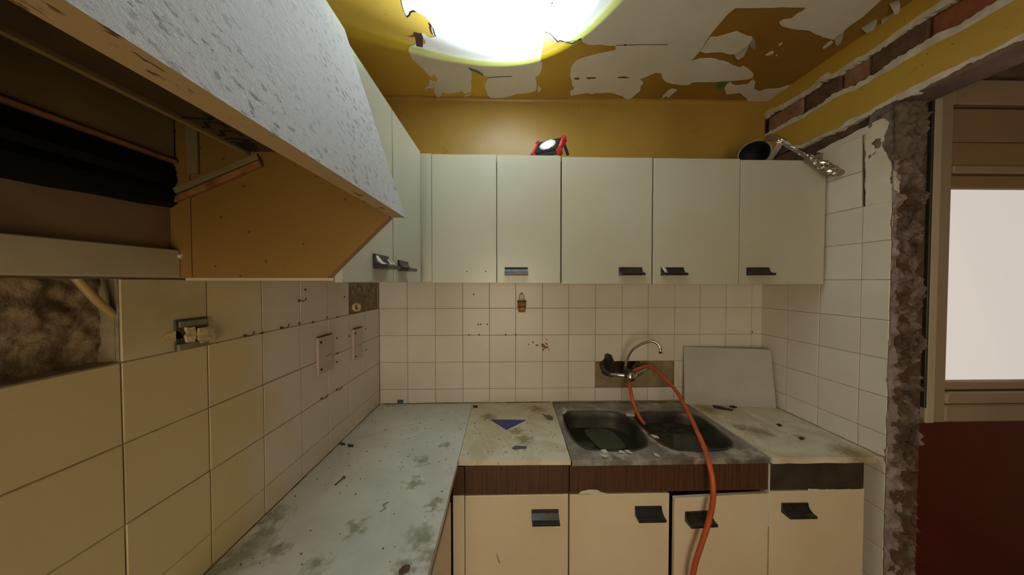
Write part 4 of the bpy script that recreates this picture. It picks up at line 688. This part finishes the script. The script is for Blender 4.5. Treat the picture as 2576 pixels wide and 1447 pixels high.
# ------------------------------------------------------------------ sink
sk = thing('sink', 'dirty stainless double-bowl sink half full of murky water', 'sink', (1.33, -0.26, 0.85))
LB = [(0.9907,-0.1477,0.87),(1.0187,-0.1217,0.87),(1.086,-0.1187,0.87),(1.1895,-0.121,0.87),(1.2585,-0.1315,0.87),(1.2994,-0.1674,0.87),(1.3184,-0.2408,0.87),(1.3116,-0.3339,0.87),(1.2961,-0.397,0.87),(1.2755,-0.4317,0.87),(1.2372,-0.4532,0.87),(1.1795,-0.4627,0.87),(1.1159,-0.4614,0.87),(1.061,-0.4575,0.87),(1.0209,-0.4402,0.87),(0.9926,-0.3964,0.87),(0.9812,-0.3266,0.87),(0.9783,-0.2372,0.87)]
RB = [(1.3362,-0.1934,0.87),(1.3676,-0.1473,0.87),(1.4253,-0.1307,0.87),(1.4975,-0.1323,0.87),(1.58,-0.1341,0.87),(1.6407,-0.1533,0.87),(1.6654,-0.1924,0.87),(1.668,-0.2712,0.87),(1.6614,-0.3416,0.87),(1.6559,-0.3958,0.87),(1.6378,-0.4311,0.87),(1.6014,-0.4557,0.87),(1.5397,-0.4679,0.87),(1.4741,-0.4692,0.87),(1.4121,-0.4652,0.87),(1.3705,-0.4534,0.87),(1.347,-0.4071,0.87),(1.3362,-0.3277,0.87),(1.3301,-0.2487,0.87)]
LBs, RBs = [v for v in catmull(LB+[LB[0]], 3)][:-1], [v for v in catmull(RB+[RB[0]], 3)][:-1]
OUT = [(0.9605, -0.004, 0.87), (1.700, -0.004, 0.87), (1.714, -0.520, 0.87), (0.9475, -0.520, 0.87)]
prism('rim', OUT, (0, 0, -0.003), M['steel'], sk, holes=[LBs, RBs])
box('front_apron', (0.948, 1.7135), (-0.5215, -0.519), (0.848, 0.8685), M['steel'], sk, 0.001)
def inset(loop, k, z):
    c = sum((Vector(p) for p in loop), Vector())/len(loop); return [Vector((c.x+(p.x-c.x)*k, c.y+(p.y-c.y)*k, z)) for p in loop]
for nm, loop, wz, wm in (('left', LBs, 0.792, 'water'), ('right', RBs, 0.815, 'water2')):
    bm = bmesh.new(); rings = []
    for kk, z in ((1.03, 0.8725), (1.0, 0.8735), (0.985, 0.868), (0.965, 0.84), (0.92, 0.76), (0.80, 0.735), (0.3, 0.730)):
        rings.append([bm.verts.new(p) for p in inset(loop, kk, z)])
    n = len(loop)
    for A_, B_ in zip(rings, rings[1:]):
        for j in range(n): bm.faces.new((A_[j], A_[(j+1) % n], B_[(j+1) % n], B_[j]))
    bm.faces.new(rings[-1]); b = from_bm('bowl', bm, M['basin'], sk, True)
    kk = 0.965-(0.84-wz)*0.5625
    prism('water', inset(loop, kk, wz), (0, 0, -0.004), M[wm], b)
# things lying in and on the sink
tray = [(1.0926,-0.1564,0.7935),(1.1255,-0.1414,0.7935),(1.175,-0.1345,0.7935),(1.2119,-0.1472,0.7935),(1.2323,-0.1748,0.7935),(1.2475,-0.2369,0.7935),(1.2513,-0.2872,0.7935),(1.2429,-0.3154,0.7935),(1.211,-0.327,0.7935),(1.173,-0.3322,0.7935),(1.1325,-0.3253,0.7935),(1.1144,-0.3033,0.7935),(1.1001,-0.2406,0.7935),(1.0902,-0.1941,0.7935)]
trs = catmull(tray+[tray[0]], 3)[:-1]; k = NT('cloudy_lid'); k.col((0.075, 0.068, 0.042, 1)); k.set(roughness=0.35); M['lid'] = k.m
lid = thing('floating_lid', 'cloudy oblong plastic lid floating in the left bowl', 'lid', tuple(sum(trs, Vector())/len(trs)))
prism('lid_sheet', inset(trs, 0.96, 0.7935), (0, 0, 0.0012), M['lid'], lid)
c_ = inset(trs, 1.0, 0.7945); tube('lid_edge', [tuple(p) for p in c_]+[tuple(c_[0])], 0.0007, M['basin'], lid, 5, 1)
def scrap(name, pts, th, mat, label, cat, group=None, dz=0.0, amp=0.001, seed=1):
    P = jag([Vector(p)+Vector((0, 0, dz)) for p in pts], 0.01, amp, seed)
    for p in P: p.z = pts[0][2]+dz
    return tag(prism(name, P, (0, 0, th), M[mat]), label, cat, group)
scrap('debris_scrap', [(1.4281,-0.1865,0.8155),(1.4864,-0.1721,0.8155),(1.5109,-0.1998,0.8155),(1.4765,-0.2252,0.8155),(1.434,-0.2132,0.8155)], 0.0015, 'basin', 'grey scrap floating in the right bowl, nearest the hose end', 'debris')
scrap('debris_scrap', [(1.4916,-0.144,0.8155),(1.5579,-0.1372,0.8155),(1.555,-0.1696,0.8155),(1.5054,-0.192,0.8155),(1.4822,-0.176,0.8155)], 0.0015, 'debris', 'dark scrap floating in the right bowl behind the grey ones', 'debris')
scrap('debris_scrap', [(1.5464,-0.2006,0.8155),(1.5862,-0.1976,0.8155),(1.5837,-0.2202,0.8155),(1.5442,-0.2267,0.8155)], 0.0015, 'basin', 'small grey scrap in the right bowl beside the hanging hose', 'debris')
for i, (lab, c) in enumerate([('large white paint chip on the sink between the bowls at the back', [(1.3145,-0.1559,0.8705),(1.3448,-0.1566,0.8705),(1.3393,-0.1778,0.8705),(1.3113,-0.1772,0.8705)]), ('white paint chip on the sink front edge, leftmost one', [(1.0723,-0.4951,0.8705),(1.0824,-0.4928,0.8705),(1.0857,-0.5054,0.8705),(1.0757,-0.5076,0.8705)]), ('white paint chip on the sink front below the left bowl', [(1.0787,-0.4667,0.8705),(1.0939,-0.4644,0.8705),(1.0956,-0.4776,0.8705),(1.0813,-0.4825,0.8705)]),
        ('white chip under the right end of the left bowl, on the front', [(1.1505,-0.4709,0.8705),(1.1621,-0.4738,0.8705),(1.1636,-0.4817,0.8705),(1.1495,-0.4814,0.8705)]), ('white chip at the front under the divider of the bowls', [(1.1753,-0.4688,0.8705),(1.1869,-0.4717,0.8705),(1.1906,-0.4849,0.8705),(1.1772,-0.4794,0.8705)]), ('white chip lying right of the divider on the sink front', [(1.2769,-0.4919,0.8705),(1.2864,-0.4947,0.8705),(1.289,-0.5073,0.8705),(1.278,-0.5046,0.8705)]), ('white flake on the divider between the two sink bowls', [(1.3384,-0.3584,0.8705),(1.3542,-0.3683,0.8705),(1.3544,-0.3808,0.8705),(1.3406,-0.3743,0.8705)]), ('white flake at the rear left corner of the left bowl', [(0.9911,-0.1356,0.8705),(1.009,-0.109,0.8705),(1.0083,-0.1316,0.8705),(0.9925,-0.1488,0.8705)])]):
    cc_ = sum((Vector(q_) for q_ in c), Vector())/len(c); c = [tuple(cc_+(Vector(q_)-cc_)*1.45) for q_ in c]
    scrap('paint_chip', c, 0.002, 'chip', lab, 'debris', 'paint chips on the sink', 0.003, 0.0006, i)

# mixer tap
fa = thing('mixer_tap', 'old chrome mixer tap over the sink with the orange hose hung on it', 'tap', (1.385, -0.08, 1.02))
bc = [(1.3585,-0.085,1.0486)][0]
lathe('valve_body', [(0.012, -0.05), (0.024, -0.045), (0.027, -0.02), (0.027, 0.015), (0.022, 0.02)], bc, (0.12, -1, -0.06), M['dark_metal'], fa, 20)
kn = [(1.3558,-0.115,1.0481)][0]
lathe('knob', [(0.021, -0.012), (0.0235, -0.006), (0.0235, 0.004), (0.018, 0.010), (0.006, 0.0125)], kn, (0.12, -1, 0.05), M['chrome'], fa, 24)
tube('inlet_arm', [(1.3328,-0.085,1.0467),(1.3005,-0.075,1.0457),(1.2649,-0.055,1.0437)], lambda t_: 0.011-0.002*t_, M['chrome'], fa, 14)
tube('inlet_arm', [(1.3864,-0.085,1.0441),(1.4208,-0.08,1.0572),(1.4535,-0.066,1.0698),(1.4759,-0.056,1.0752)], lambda t_: 0.0115-0.003*t_, M['chrome'], fa, 14)
tube('wall_elbow', [(1.2692,-0.055,1.0437),(1.248,-0.035,1.0505),(1.2358,-0.012,1.0746),(1.2477,0.01,1.0996)], 0.012, M['dark_metal'], fa, 12)
tube('valve_stub', [(1.2809,0.02,1.0875),(1.2645,-0.006,1.1218),(1.2623,-0.012,1.1391)], 0.011, M['dark_metal'], fa, 12)
tube('wall_elbow', [(1.4593,0.02,1.0909),(1.4271,-0.01,1.0861),(1.4047,-0.03,1.07)], 0.009, M['dark_metal'], fa, 12)
tube('spout', [(1.3347,-0.085,1.0872),(1.3379,-0.087,1.1176),(1.3469,-0.095,1.1557),(1.3632,-0.11,1.193),(1.3954,-0.13,1.2245),(1.4307,-0.15,1.2439),(1.4531,-0.162,1.2413),(1.4672,-0.17,1.2289),(1.4732,-0.174,1.2097)], 0.0071, M['chrome'], fa, 14)
nz_ = [(1.4722,-0.174,1.2137),(1.4749,-0.175,1.1879)]
tube('nozzle', nz_, 0.0088, M['chrome'], fa, 14)
tube('spout_nut', [(1.3337,-0.085,1.0744),(1.3363,-0.086,1.096)], 0.0105, M['dark_metal'], fa, 8)
# hose: one length hung over the tap arm
hs = tube('hose', [(1.3776,-0.215,0.8466),(1.3576,-0.19,0.8821),(1.3427,-0.16,0.9434),(1.3413,-0.125,1.0037),(1.363,-0.07,1.035),(1.3892,-0.045,1.0527),(1.4266,-0.04,1.0685),(1.4569,-0.05,1.0822),(1.4835,-0.075,1.0831),(1.522,-0.115,1.0489),(1.5487,-0.19,1.0001),(1.5351,-0.29,0.9555),(1.5076,-0.4,0.9169),(1.4856,-0.48,0.8859),(1.4595,-0.545,0.8616),(1.4523,-0.572,0.8132),(1.4487,-0.578,0.7488),(1.4322,-0.58,0.6731),(1.4055,-0.582,0.5947),(1.3803,-0.584,0.5165),(1.371,-0.584,0.4359),(1.3754,-0.584,0.3178)], 0.0092, M['hose'], None, 14)
tag(hs, 'orange rubber hose looped over the tap and hanging down past the sink cabinet', 'hose')

# ------------------------------------------------------------------ board leaning behind the right slab
b0, b1 = [(1.6845,-0.0422,0.873)][0], [(2.135,-0.1113,0.873)][0]
t0_ = [(1.6955,-0.012,1.1836)][0]; t1_ = [(2.1735,-0.066,1.176)][0]
b1 = (min(b1[0], 2.138), b1[1], b1[2]); t1_ = (min(t1_[0], 2.142), t1_[1], t1_[2])
lb = prism('leaning_board', [b0, b1, t1_, t0_], (0.004, 0.012, 0), M['board']); tag(lb, 'grey board leaning in the corner behind the right marble slab', 'board')

# ------------------------------------------------------------------ wall bits on the left tiles
def cup_hook(p, label):
    t = thing('cup_hook', label, 'hook', p, 'cup hooks on the left tiles'); P = Vector(p)
    tube('hook_wire', [P, P+Vector((0.007, -0.002, 0)), P+Vector((0.012, 0.003, -0.001)), P+Vector((0.016, 0.009, 0.003)), P+Vector((0.016, 0.011, 0.011))], 0.0014, M['debris'], t, 8)
    lathe('hook_collar', [(0.004, 0), (0.004, 0.002), (0.002, 0.003)], P, (1, 0, 0), M['debris'], t, 10)
for p, l in zip([(0,-0.8066,1.4025),(0,-0.683,1.4038),(0,-0.605,1.4827),(0,-0.4971,1.1053),(0,-0.4015,1.1021)], ['small dark cup hook nearest the broken socket', 'small dark cup hook in the upper grout line, second from the socket', 'small dark cup hook high up near the wall top', 'small dark cup hook below the larger pink blanking plate', 'small dark cup hook low down, closest to the room corner']): cup_hook(p, l)
def cover(y0, y1, z0, z1, label):
    t = thing('blanking_plate', label, 'plate', (0, (y0+y1)/2, (z0+z1)/2), 'pink blanking plates on the left tiles')
    box('plate', (0.0, 0.008), (y0, y1), (z0, z1), M['pink'], t, 0.002)
    for zz in (z0+0.018, z1-0.020): lathe('screw', [(0.005, 0), (0.005, 0.0015), (0.002, 0.002)], (0.008, y0+0.016, zz), (1, 0, 0), M['debris'], t, 10)
    bar('scratch', (0.0083, y0+(y1-y0)*0.55, z0+(z1-z0)*0.42), (0.0083, y1-0.003, z0+(z1-z0)*0.46), 0.002, 0.001, M['debris'], t)
    bar('dust_ledge', (0.006, y0+0.002, z1+0.001), (0.006, y1-0.002, z1+0.001), 0.012, 0.003, M['crack'], t)
cover(-0.522, -0.437, 1.200, 1.340, 'larger pink blanking plate on the left tiles, farther from the corner')
cover(-0.279, -0.200, 1.185, 1.330, 'smaller-looking pink blanking plate on the left tiles, nearer the corner')
sb = thing('broken_socket', 'smashed wall socket with cream fragments on the yellowed tile', 'socket', (0, -0.935, 1.43))
box('back_box', (0.0005, 0.004), (-0.968, -0.903), (1.402, 1.466), M['dark_metal'], sb, 0.001)
box('metal_strap', (0.003, 0.007), (-0.962, -0.905), (1.449, 1.462), M['socket_metal'], sb, 0.001)
box('metal_strap', (0.003, 0.009), (-0.966, -0.905), (1.400, 1.414), M['socket_metal'], sb, 0.001)
prism('socket_fragment', jag([(0.004,-0.9292,1.4428),(0.004,-0.9073,1.4429),(0.004,-0.8959,1.4373),(0.004,-0.8945,1.4145),(0.004,-0.901,1.4064),(0.004,-0.9234,1.4075),(0.004,-0.9313,1.4199)], 0.006, 0.0015, 7), (0.008, 0, 0), M['cream_lump'], sb)
prism('socket_fragment', jag([(0.004,-0.9519,1.4482),(0.004,-0.9356,1.4473),(0.004,-0.9327,1.4309),(0.004,-0.9363,1.4139),(0.004,-0.9503,1.4151),(0.004,-0.9531,1.4295),(0.004,-0.9484,1.4355)], 0.006, 0.0015, 8), (0.006, 0, 0), M['cream_lump'], sb)
prism('filler_smear', jag([(0.001,-0.9915,1.4288),(0.001,-0.9805,1.438),(0.001,-0.9663,1.4438),(0.001,-0.9577,1.4372),(0.001,-0.9534,1.4261),(0.001,-0.9639,1.4197),(0.001,-0.9808,1.4249)], 0.008, 0.001, 3), (0.003, 0, 0), M['cream_lump'], sb)

# amber cup hung on the back wall
cp = thing('hanging_cup', 'tiny amber bucket-shaped cup hung on the tiles by a nail', 'cup', (0.785, -0.015, 1.40))
P = [(0.7856,-0.018,1.4401),(0.7845,-0.018,1.3809),(0.7834,-0.018,1.4839)]; tz, bz, nzz = P[0][2], P[1][2], P[2][2]; cx = P[0][0]
lathe('cup', [(0.003, 0), (0.017, 0.0), (0.021, 0.005), (0.0245, tz-bz), (0.0225, tz-bz), (0.018, 0.006), (0.003, 0.004)], (cx, -0.027, bz), (0, 0, 1), M['amber'], cp, 24)
lathe('rim', [(0.0235, 0), (0.0275, 0.001), (0.0275, 0.004), (0.0235, 0.004)], (cx, -0.027, tz-0.002), (0, 0, 1), M['amber_dark'], cp, 24)
lathe('label_band', [(0.0232, 0), (0.0238, 0.006), (0.0225, 0.006), (0.0222, 0.0)], (cx, -0.027, bz+(tz-bz)*0.46), (0, 0, 1), M['maroon'], cp, 24)
prism('back_plate', [(cx-0.0155, -0.003, tz), (cx+0.0155, -0.003, tz), (cx+0.0095, -0.003, nzz-0.006), (cx+0.004, -0.003, nzz), (cx-0.004, -0.003, nzz), (cx-0.0095, -0.003, nzz-0.006)], (0, 0.002, 0), M['amber'], cp)
tube('hanger_loop', [(cx-0.0155, -0.0045, tz), (cx-0.0095, -0.0045, nzz-0.008), (cx, -0.0045, nzz+0.001), (cx+0.0095, -0.0045, nzz-0.008), (cx+0.0155, -0.0045, tz)], 0.0012, M['amber_dark'], cp, 6)
lathe('nail', [(0.0016, 0), (0.0016, 0.008), (0.0032, 0.009), (0.0032, 0.0105)], (cx, -0.001, nzz-0.004), (0, -1, 0), M['debris'], cp, 8)

# ------------------------------------------------------------------ flue pipe and foil
pp = thing('flue_pipe', 'short grey flue pipe lying open-ended on the right wall cabinet', 'pipe', (1.92, -0.2, 2.10))
po = Vector((1.885, -0.235, 2.158)); ax = Vector((0.62, 0.78, 0.02)).normalized()
lathe('pipe_wall', [(0.059, 0.0), (0.064, 0.002), (0.064, 0.022), (0.0595, 0.024), (0.0595, 0.19), (0.055, 0.19), (0.055, 0.0)], po, ax, M['pipe'], pp, 28, closed=False)
lathe('pipe_lining', [(0.0548, 0.001), (0.0548, 0.13), (0.001, 0.131)], po, ax, M['pipe_in'], pp, 28, closed=False)
k = thing('foil_tape', 'crumpled strip of aluminium foil tape trailing from the flue pipe', 'foil', (1.98, -0.25, 2.18))
FP = [(1.8962,-0.262,2.2008),(1.915,-0.268,2.2164),(1.9547,-0.262,2.218),(1.9851,-0.27,2.1996),(2.0069,-0.29,2.1612),(2.0225,-0.32,2.119),(2.0342,-0.345,2.0889),(2.0629,-0.355,2.0642),(2.0909,-0.365,2.0432),(2.1279,-0.37,2.0228),(2.1628,-0.372,2.0103)]
C_ = catmull(FP, 5); bm = bmesh.new(); rows = []; nF = len(C_)
for i, p in enumerate(C_):
    t_ = i/(nF-1); w_ = (0.016+0.006*math.sin(t_*9)+(0.010 if t_ > 0.55 else 0))*(1.0 if t_ < 0.9 else max(0.12, (1-t_)*10))
    row = []
    for j in range(9):
        s_ = (j/8-0.5)*2; q = Vector(p)
        cr = 0.35+0.65*min(1, max(0, (t_-0.45)*4))
        q.z += s_*w_*0.75+0.006*cr*noise.noise(q*70+Vector((0, 0, j)))
        q.y += -0.012*(1-s_*s_)+0.012*cr*noise.noise(q*95+Vector((j, 3, 0)))
        q.x += s_*w_*0.35+0.006*cr*noise.noise(q*85+Vector((5, j, 0)))
        row.append(bm.verts.new(q))
    rows.append(row)
for a_, b_ in zip(rows, rows[1:]):
    for j in range(8): bm.faces.new((a_[j], a_[j+1], b_[j+1], b_[j]))
bmesh.ops.solidify(bm, geom=bm.faces[:], thickness=0.0008); from_bm('foil_strip', bm, M['foil'], k)
lathe('foil_wrap', [(0.0605, 0), (0.0615, 0.012), (0.0605, 0.028)], po+ax*0.03, ax, M['foil'], k, 24, closed=False)

# ------------------------------------------------------------------ rechargeable work torch (the room's bright lamp)
TN = Vector((-0.36, -0.69, 0.63)).normalized(); TU = Vector((-TN.y, TN.x, 0)).normalized(); TV = TN.cross(TU).normalized()
TC = Vector([(0.8916,-0.262,2.1743)][0]); hw, hh, dp = 0.062, 0.054, 0.030
tl = thing('work_torch', 'red and black rechargeable work torch shining up from the wall cabinets', 'lamp', tuple(TC))
def loc2w(bm):
    for v in bm.verts: v.co = TC+TU*v.co.x+TV*v.co.y+TN*v.co.z
bm = bmesh.new(); bm_box(bm, -hw, hw, -hh, hh, -dp, 0, 0.010, 2); loc2w(bm); from_bm('housing', bm, M['torch_body'], tl)
for i in range(9):
    bm = bmesh.new(); y = -hh+0.012+i*(2*hh-0.024)/8; bm_box(bm, -hw+0.006, hw-0.006, y-0.0018, y+0.0018, -0.001, 0.003, 0.0008); loc2w(bm); from_bm('cooling_fin', bm, M['torch_body'], tl)
for sx in (-1, 1):
    for sy in (-1, 1):
        bm = bmesh.new(); bm_box(bm, sx*hw-0.012, sx*hw+0.013, sy*hh-0.010, sy*hh+0.011, -dp-0.003, 0.006, 0.007, 2); loc2w(bm); from_bm('bumper', bm, M['red'], tl, True)
for sx in (-1, 1):
    bm = bmesh.new(); bm_box(bm, sx*(hw+0.001)-0.006, sx*(hw+0.001)+0.006, -hh+0.016, hh-0.016, -dp*0.8, 0.004, 0.003); loc2w(bm); from_bm('side_guard', bm, M['red'], tl)
lathe('reflector', [(0.037, -0.001), (0.038, 0.006), (0.033, 0.0065), (0.022, 0.0035)], TC, TN, M['reflector'], tl, 28, closed=False)
lathe('led_lens', [(0.027, 0.002), (0.026, 0.0055), (0.012, 0.0075), (0.002, 0.008)], TC, TN, M['led'], tl, 24)
lathe('top_led', [(0.011, 0.002), (0.010, 0.005), (0.002, 0.006)], TC+TV*0.036+TU*0.004, TN, M['reflector'], tl, 16)
st0 = TC+TU*(hw+0.008)+TV*0.018-TN*0.02
bar('stand_leg', st0, [(0.9855,-0.262,2.1298)][0], 0.012, 0.008, M['black'], tl, (0, 1, 0))
def spot(name, energy, ang, blend, color, rad, prof):
    ld = bpy.data.lights.new(name, 'SPOT'); ld.energy = energy; ld.spot_size = math.radians(ang); ld.spot_blend = blend; ld.color = color; ld.shadow_soft_size = rad
    ld.use_nodes = True; nt = ld.node_tree; em = nt.nodes['Emission']     # the reflector's own beam profile
    tcn = nt.nodes.new('ShaderNodeTexCoord'); sx_ = nt.nodes.new('ShaderNodeSeparateXYZ'); ab = nt.nodes.new('ShaderNodeMath'); ab.operation = 'ABSOLUTE'; rp = nt.nodes.new('ShaderNodeValToRGB')
    nt.links.new(tcn.outputs['Normal'], sx_.inputs[0]); nt.links.new(sx_.outputs['Z'], ab.inputs[0]); nt.links.new(ab.outputs[0], rp.inputs[0]); nt.links.new(rp.outputs[0], em.inputs['Strength'])
    e = rp.color_ramp.elements; e[0].position, e[1].position = prof[0][0], prof[-1][0]; e[0].color = (prof[0][1],)*3+(1,); e[1].color = (prof[-1][1],)*3+(1,)
    for p_, v_ in prof[1:-1]: e.new(p_).color = (v_, v_, v_, 1)
    o = bpy.data.objects.new(name, ld); COL.objects.link(o); o.location = TC+TN*0.02; o.rotation_euler = TN.to_track_quat('-Z', 'Y').to_euler(); return o
spot('torch_beam', TORCH_SPOT, 92, 0.05, (0.74, 0.89, 1.0), 0.008, [(0.68, 0.045), (0.76, 0.075), (0.86, 0.36), (0.94, 1.0)])
spot('torch_beam_rim', TORCH_HALO, 98, 0.03, (0.72, 1.0, 0.16), 0.008, [(0.650, 0.12), (0.690, 0.20), (0.730, 0.0), (0.80, 0.0)])

# ------------------------------------------------------------------ bits on the worktops
scrap('blue_shard', [(0.6249,-0.2011,0.8715),(0.7936,-0.2088,0.8715),(0.7005,-0.296,0.8715)], 0.003, 'blue', 'blue triangular plastic shard on the middle marble slab', 'shard', amp=0.0004)
scrap('slate_shard', [(0.8839,-0.1398,0.8715),(0.9012,-0.1618,0.8715),(0.9193,-0.1622,0.8715),(0.9318,-0.1835,0.8715),(0.9258,-0.2078,0.8715),(0.9031,-0.2032,0.8715),(0.8949,-0.1785,0.8715)], 0.003, 'slate', 'dark slate-blue shard at the sink side of the middle slab', 'shard')
scrap('slate_shard', [(0.7228,-0.4389,0.8715),(0.7361,-0.4253,0.8715),(0.7621,-0.4287,0.8715),(0.7833,-0.4291,0.8715),(0.7822,-0.443,0.8715),(0.7516,-0.4451,0.8715),(0.729,-0.4473,0.8715)], 0.003, 'slate', 'grey-blue sliver near the front edge of the middle slab', 'shard')
scrap('dark_peg', [(0.5196,-0.0432,0.8715),(0.5455,-0.0438,0.8715),(0.5474,-0.0634,0.8715),(0.524,-0.0628,0.8715)], 0.004, 'debris', 'small black peg at the rear left of the middle slab', 'debris')
scrap('dark_shard', [(1.8228,-0.0693,0.8725),(1.8527,-0.0847,0.8725),(1.8678,-0.1043,0.8725),(1.8929,-0.1236,0.8725),(1.8814,-0.1326,0.8725),(1.845,-0.1226,0.8725),(1.8079,-0.0982,0.8725)], 0.004, 'debris', 'long black splinter at the foot of the leaning board', 'debris')
scrap('dark_shard', [(1.8998,-0.0858,0.8725),(1.9308,-0.0717,0.8725),(1.9368,-0.0963,0.8725),(1.9101,-0.1053,0.8725)], 0.004, 'debris', 'short black fragment beside the long splinter by the board', 'debris')
scrap('dark_shard', [(1.9758,-0.2754,0.8725),(1.9926,-0.2758,0.8725),(1.9895,-0.2906,0.8725),(1.9677,-0.2974,0.8725)], 0.004, 'debris', 'black fragment on the right slab, the farther of two', 'debris')
scrap('dark_shard', [(1.9579,-0.3946,0.8725),(1.9766,-0.3919,0.8725),(1.9771,-0.4012,0.8725),(1.954,-0.4098,0.8725)], 0.004, 'debris', 'black fragment on the right slab, the nearer of two', 'debris')
scrap('dark_peg', [(0.0036,-0.3874,0.8705),(0.0286,-0.3937,0.8705),(0.0334,-0.4025,0.8705),(0.0121,-0.3992,0.8705)], 0.005, 'debris', 'dark wall plug on the left worktop touching the tiles', 'debris')
scrap('dark_peg', [(0.0449,-0.4027,0.8705),(0.0695,-0.4061,0.8705),(0.074,-0.4147,0.8705),(0.0529,-0.4142,0.8705)], 0.005, 'debris', 'dark wall plug on the left worktop, away from the tiles', 'debris')
sc = [(0.1322,-0.6374,0.874),(0.1377,-0.6129,0.874),(0.1413,-0.6026,0.875)]
s_ = thing('loose_screw', 'loose screw lying on the long left worktop', 'screw', sc[0]); tube('shank', sc[:2]+sc[2:], 0.0022, M['dark_metal'], s_, 8, 2)
lathe('screw_head', [(0.0025, -0.003), (0.0052, 0), (0.0052, 0.001)], sc[2], Vector(sc[2])-Vector(sc[0]), M['dark_metal'], s_, 10)
bm = bmesh.new(); pc = [(0.4595,-0.9217,0.87)][0]
for i, (dx, dy) in enumerate([(0, 0), (0.008, 0.003), (-0.004, -0.006)]): lump(bm, (pc[0]+dx, pc[1]+dy, 0.875), 0.007, i, (1, 1, 0.8))
tag(from_bm('rust_clod', bm, M['brick_dark']), 'brown crumbly clod at the near edge of the left worktop', 'debris')
tw = [(0.3278,-0.7499,0.872),(0.3337,-0.7449,0.8725),(0.3394,-0.7361,0.8725),(0.3265,-0.7253,0.8725),(0.3305,-0.7208,0.8725),(0.3394,-0.7132,0.8725)]
tag(tube('dry_twig', tw, 0.0011, M['mortar'], None, 6), 'curly dry twig on the left worktop', 'twig')
# countless crumbs
bm = bmesh.new(); r = random.Random(5)
for i in range(150):
    x, y = r.uniform(0.03, 0.50), -abs(r.gauss(0.45, 0.35))-0.02
    if y < -1.2: continue
    lump(bm, (x, y, 0.8714), r.uniform(0.0008, 0.0026), i, (1, 1, 0.6))
for i in range(110):
    x, y = r.uniform(0.53, 0.93), r.uniform(-0.49, -0.02); lump(bm, (x, y, 0.8716), r.uniform(0.0008, 0.0026), i, (1, 1, 0.6))
for i in range(40):
    x, y = r.uniform(1.74, 2.12), r.uniform(-0.5, -0.12); lump(bm, (x, y, 0.8726), r.uniform(0.0008, 0.0022), i, (1, 1, 0.6))
tag(from_bm('crumbs', bm, M['debris']), 'dark crumbs scattered over the marble worktops', 'crumbs', kind='stuff')
